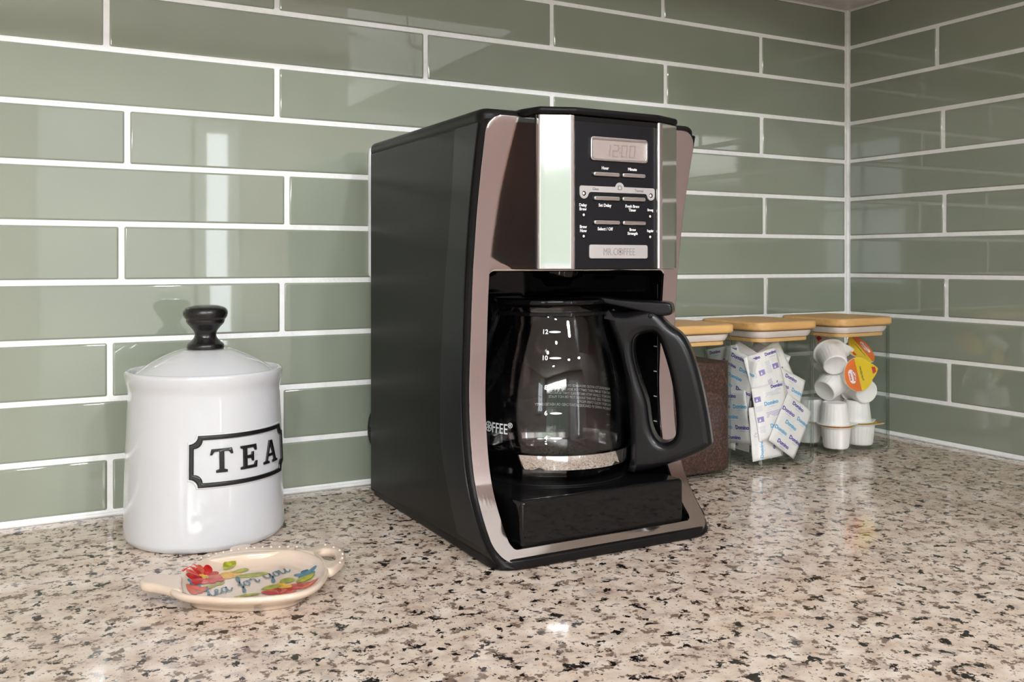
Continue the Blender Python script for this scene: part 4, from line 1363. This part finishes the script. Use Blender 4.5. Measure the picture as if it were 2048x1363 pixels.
# ---- creamer cups
def creamer_meshes():
    seg = 72
    rows = [(0.0118, 0.0012, 0), (0.0128, 0.0003, 0), (0.0138, 0.0003, 0), (0.0146, 0.0012, 0), (0.0150, 0.0030, 1), (0.0160, 0.0120, 1), (0.0171, 0.0220, 1), (0.0175, 0.0245, 0), (0.0182, 0.0262, 0), (0.0206, 0.0264, 0), (0.0208, 0.0270, 0), (0.0190, 0.0272, 0)]
    V, F = [(0, 0, 0.0016)], []
    for r, z, rib in rows:
        for k in range(seg):
            a = 2 * PI * k / seg
            q = r * (1 + (0.018 * (1 if (k // 1) % 3 == 0 else -0.6) if rib else 0))
            ex = 0.0
            if z > 0.0262:                                     # flange runs out into a pull tab
                d = abs((a + PI) % (2 * PI) - PI)
                ex = 0.0085 * max(0, 1 - d / 0.55) ** 1.2
            V.append(((q + ex) * math.cos(a), (q + ex) * math.sin(a), z))
    for k in range(seg):
        F.append((0, 1 + (k + 1) % seg, 1 + k))
    for i in range(len(rows) - 1):
        for k in range(seg):
            a, b = 1 + i * seg + k, 1 + i * seg + (k + 1) % seg
            F.append((a, b, b + seg, a + seg))
    V.append((0, 0, 0.0272))
    for k in range(seg):
        F.append((1 + (len(rows) - 1) * seg + k, 1 + (len(rows) - 1) * seg + (k + 1) % seg, len(V) - 1))
    cup = fixn(pydata(V, F))
    cup.materials.append(M['cup'])
    cup.shade_smooth(); cup.set_sharp_from_angle(angle=math.radians(55))
    def foil_outline(r=0.0205, ext=0.0085):
        return [((r + ext * max(0, 1 - abs((a + PI) % (2 * PI) - PI) / 0.55) ** 1.2) * math.cos(a), (r + ext * max(0, 1 - abs((a + PI) % (2 * PI) - PI) / 0.55) ** 1.2) * math.sin(a)) for a in [2 * PI * k / 72 for k in range(72)]]
    def fm(loops, z, mat, t=0.00007):
        me = curve_me(loops, t)
        me.transform(Matrix.Translation((0, 0, z)))
        me.materials.append(M[mat])
        return me
    def lens_(x0, x1, r, n=20):
        """slice of the lid disc between two chords"""
        up = [(x, math.sqrt(max(0, r * r - x * x))) for x in np.linspace(x0, x1, n)]
        return up + [(x, -y) for x, y in up[::-1]]
    blob = [tuple(p)[:2] for p in catmull([(a, b, 0) for a, b in [(-0.0145, 0.0), (-0.0140, 0.0065), (-0.0105, 0.0088), (-0.0070, 0.0062), (-0.0048, 0.0020), (-0.0058, -0.0040), (-0.0080, -0.0085), (-0.0118, -0.0082), (-0.0142, -0.0050)]], 5)]
    def word(t, s, u, v, rot, z, mat, fat=0.0001):
        me = place2d(text_me(t, s, 0.00004, fat), u, v, rot)
        me.transform(Matrix.Translation((0, 0, z)))
        me.materials.clear(); me.materials.append(M[mat])
        return me
    lids = {}
    common = [('field', fm([lens_(-0.0204, -0.0010, 0.0204)], 0.0276, 'f_orange')), ('badge', fm([blob], 0.0279, 'f_white')),
              ('wordmark', word('Coffee\nmate', 0.0046, -0.0098, 0.0, -PI / 2, 0.0281, 'f_red'))]
    tab = ('tab_mark', fm([[(0.0200, -0.0045), (0.0250, -0.0030), (0.0250, 0.0030), (0.0200, 0.0045)]], 0.0276, 'f_red'))
    lids['hazelnut'] = [('foil', fm([foil_outline()], 0.0274, 'f_yellow'))] + common + [('flavour', word('HAZELNUT', 0.0036, 0.0040, 0.0, -PI / 2, 0.0277, 'f_black', 0.00006)), tab]
    lids['original'] = [('foil', fm([foil_outline()], 0.0274, 'f_cream')), ('field', fm([lens_(-0.0204, -0.0060, 0.0204)], 0.0276, 'f_red')), ('badge', fm([blob], 0.0279, 'f_white')),
                        ('wordmark', word('Coffee\nmate', 0.0046, -0.0098, 0.0, -PI / 2, 0.0281, 'f_red')), tab]
    return cup, lids
cup_me, lid_mes = creamer_meshes()
def creamer(x, y, z, axis, twist, kind, label):
    """x, y, z: middle of the cup's base; axis: from base to lid"""
    t = thing('creamer_cup', label, 'creamer', (x, y, z), 'creamer cups in the corner jar')
    q = Vector((0, 0, 1)).rotation_difference(Vector(axis).normalized()).to_matrix().to_4x4() @ Matrix.Rotation(math.radians(twist), 4, 'Z')
    t.rotation_euler = q.to_euler()
    o = bpy.data.objects.new('cup', cup_me); col.objects.link(o); o.parent = t
    foil = None
    for nm, me in lid_mes[kind]:
        p = bpy.data.objects.new(nm, me); col.objects.link(p)
        p.parent = t if foil is None else foil
        if foil is None:
            foil = p
    return t
Wc = 'white creamer cup '
creamer(-0.1590, -0.1230, 0.0068, (0, 0, 1), 20, 'hazelnut', Wc + 'standing upright at the bottom, left of the front pair')
creamer(-0.1140, -0.1210, 0.0068, (0, 0, 1), -40, 'hazelnut', Wc + 'standing upright at the bottom, right of the front pair')
creamer(-0.1600, -0.0780, 0.0068, (0, 0, 1), -45, 'original', Wc + 'standing at the bottom behind the left one of the front pair')
creamer(-0.1130, -0.0770, 0.0068, (0, 0, 1), 20, 'hazelnut', Wc + 'standing at the bottom at the back right')
creamer(-0.1586, -0.1200, 0.0625, (0, 0, -1), 120, 'hazelnut', Wc + 'upside down on the left one of the front pair')
creamer(-0.1160, -0.1170, 0.0625, (0, 0, -1), 100, 'hazelnut', Wc + 'upside down on the right one of the front pair')
creamer(-0.1596, -0.0820, 0.0625, (0, 0, -1), 10, 'original', Wc + 'upside down in the second layer at the back')
creamer(-0.1655, -0.1100, 0.0750, (0.80, 0.10, 0.42), 160, 'original', Wc + 'tipped on its side at the left, foil edge to the right')
creamer(-0.1215, -0.1385, 0.0740, (0.25, 0.96, 0.18), 0, 'original', Wc + 'lying with its round base to the front under the yellow foil lid')
creamer(-0.1320, -0.1130, 0.0950, (-0.22, -0.97, 0.08), 0, 'hazelnut', Wc + 'with orange and yellow HAZELNUT foil lid facing the front')
creamer(-0.1640, -0.1270, 0.1080, (0.45, 0.72, 0.52), -40, 'original', Wc + 'at the upper left with ribbed side and base turned to the front')
creamer(-0.1100, -0.0960, 0.1075, (0.12, -0.76, 0.64), 200, 'hazelnut', Wc + 'at the top right with tilted orange and yellow foil lid')
creamer(-0.1400, -0.0795, 0.1060, (-0.10, -0.80, 0.58), 110, 'original', Wc + 'at the top middle with cream and red foil lid')
creamer(-0.1216, -0.0770, 0.0560, (0.3, -0.5, 0.8), 0, 'original', Wc + 'tilted in the middle layer at the back right')
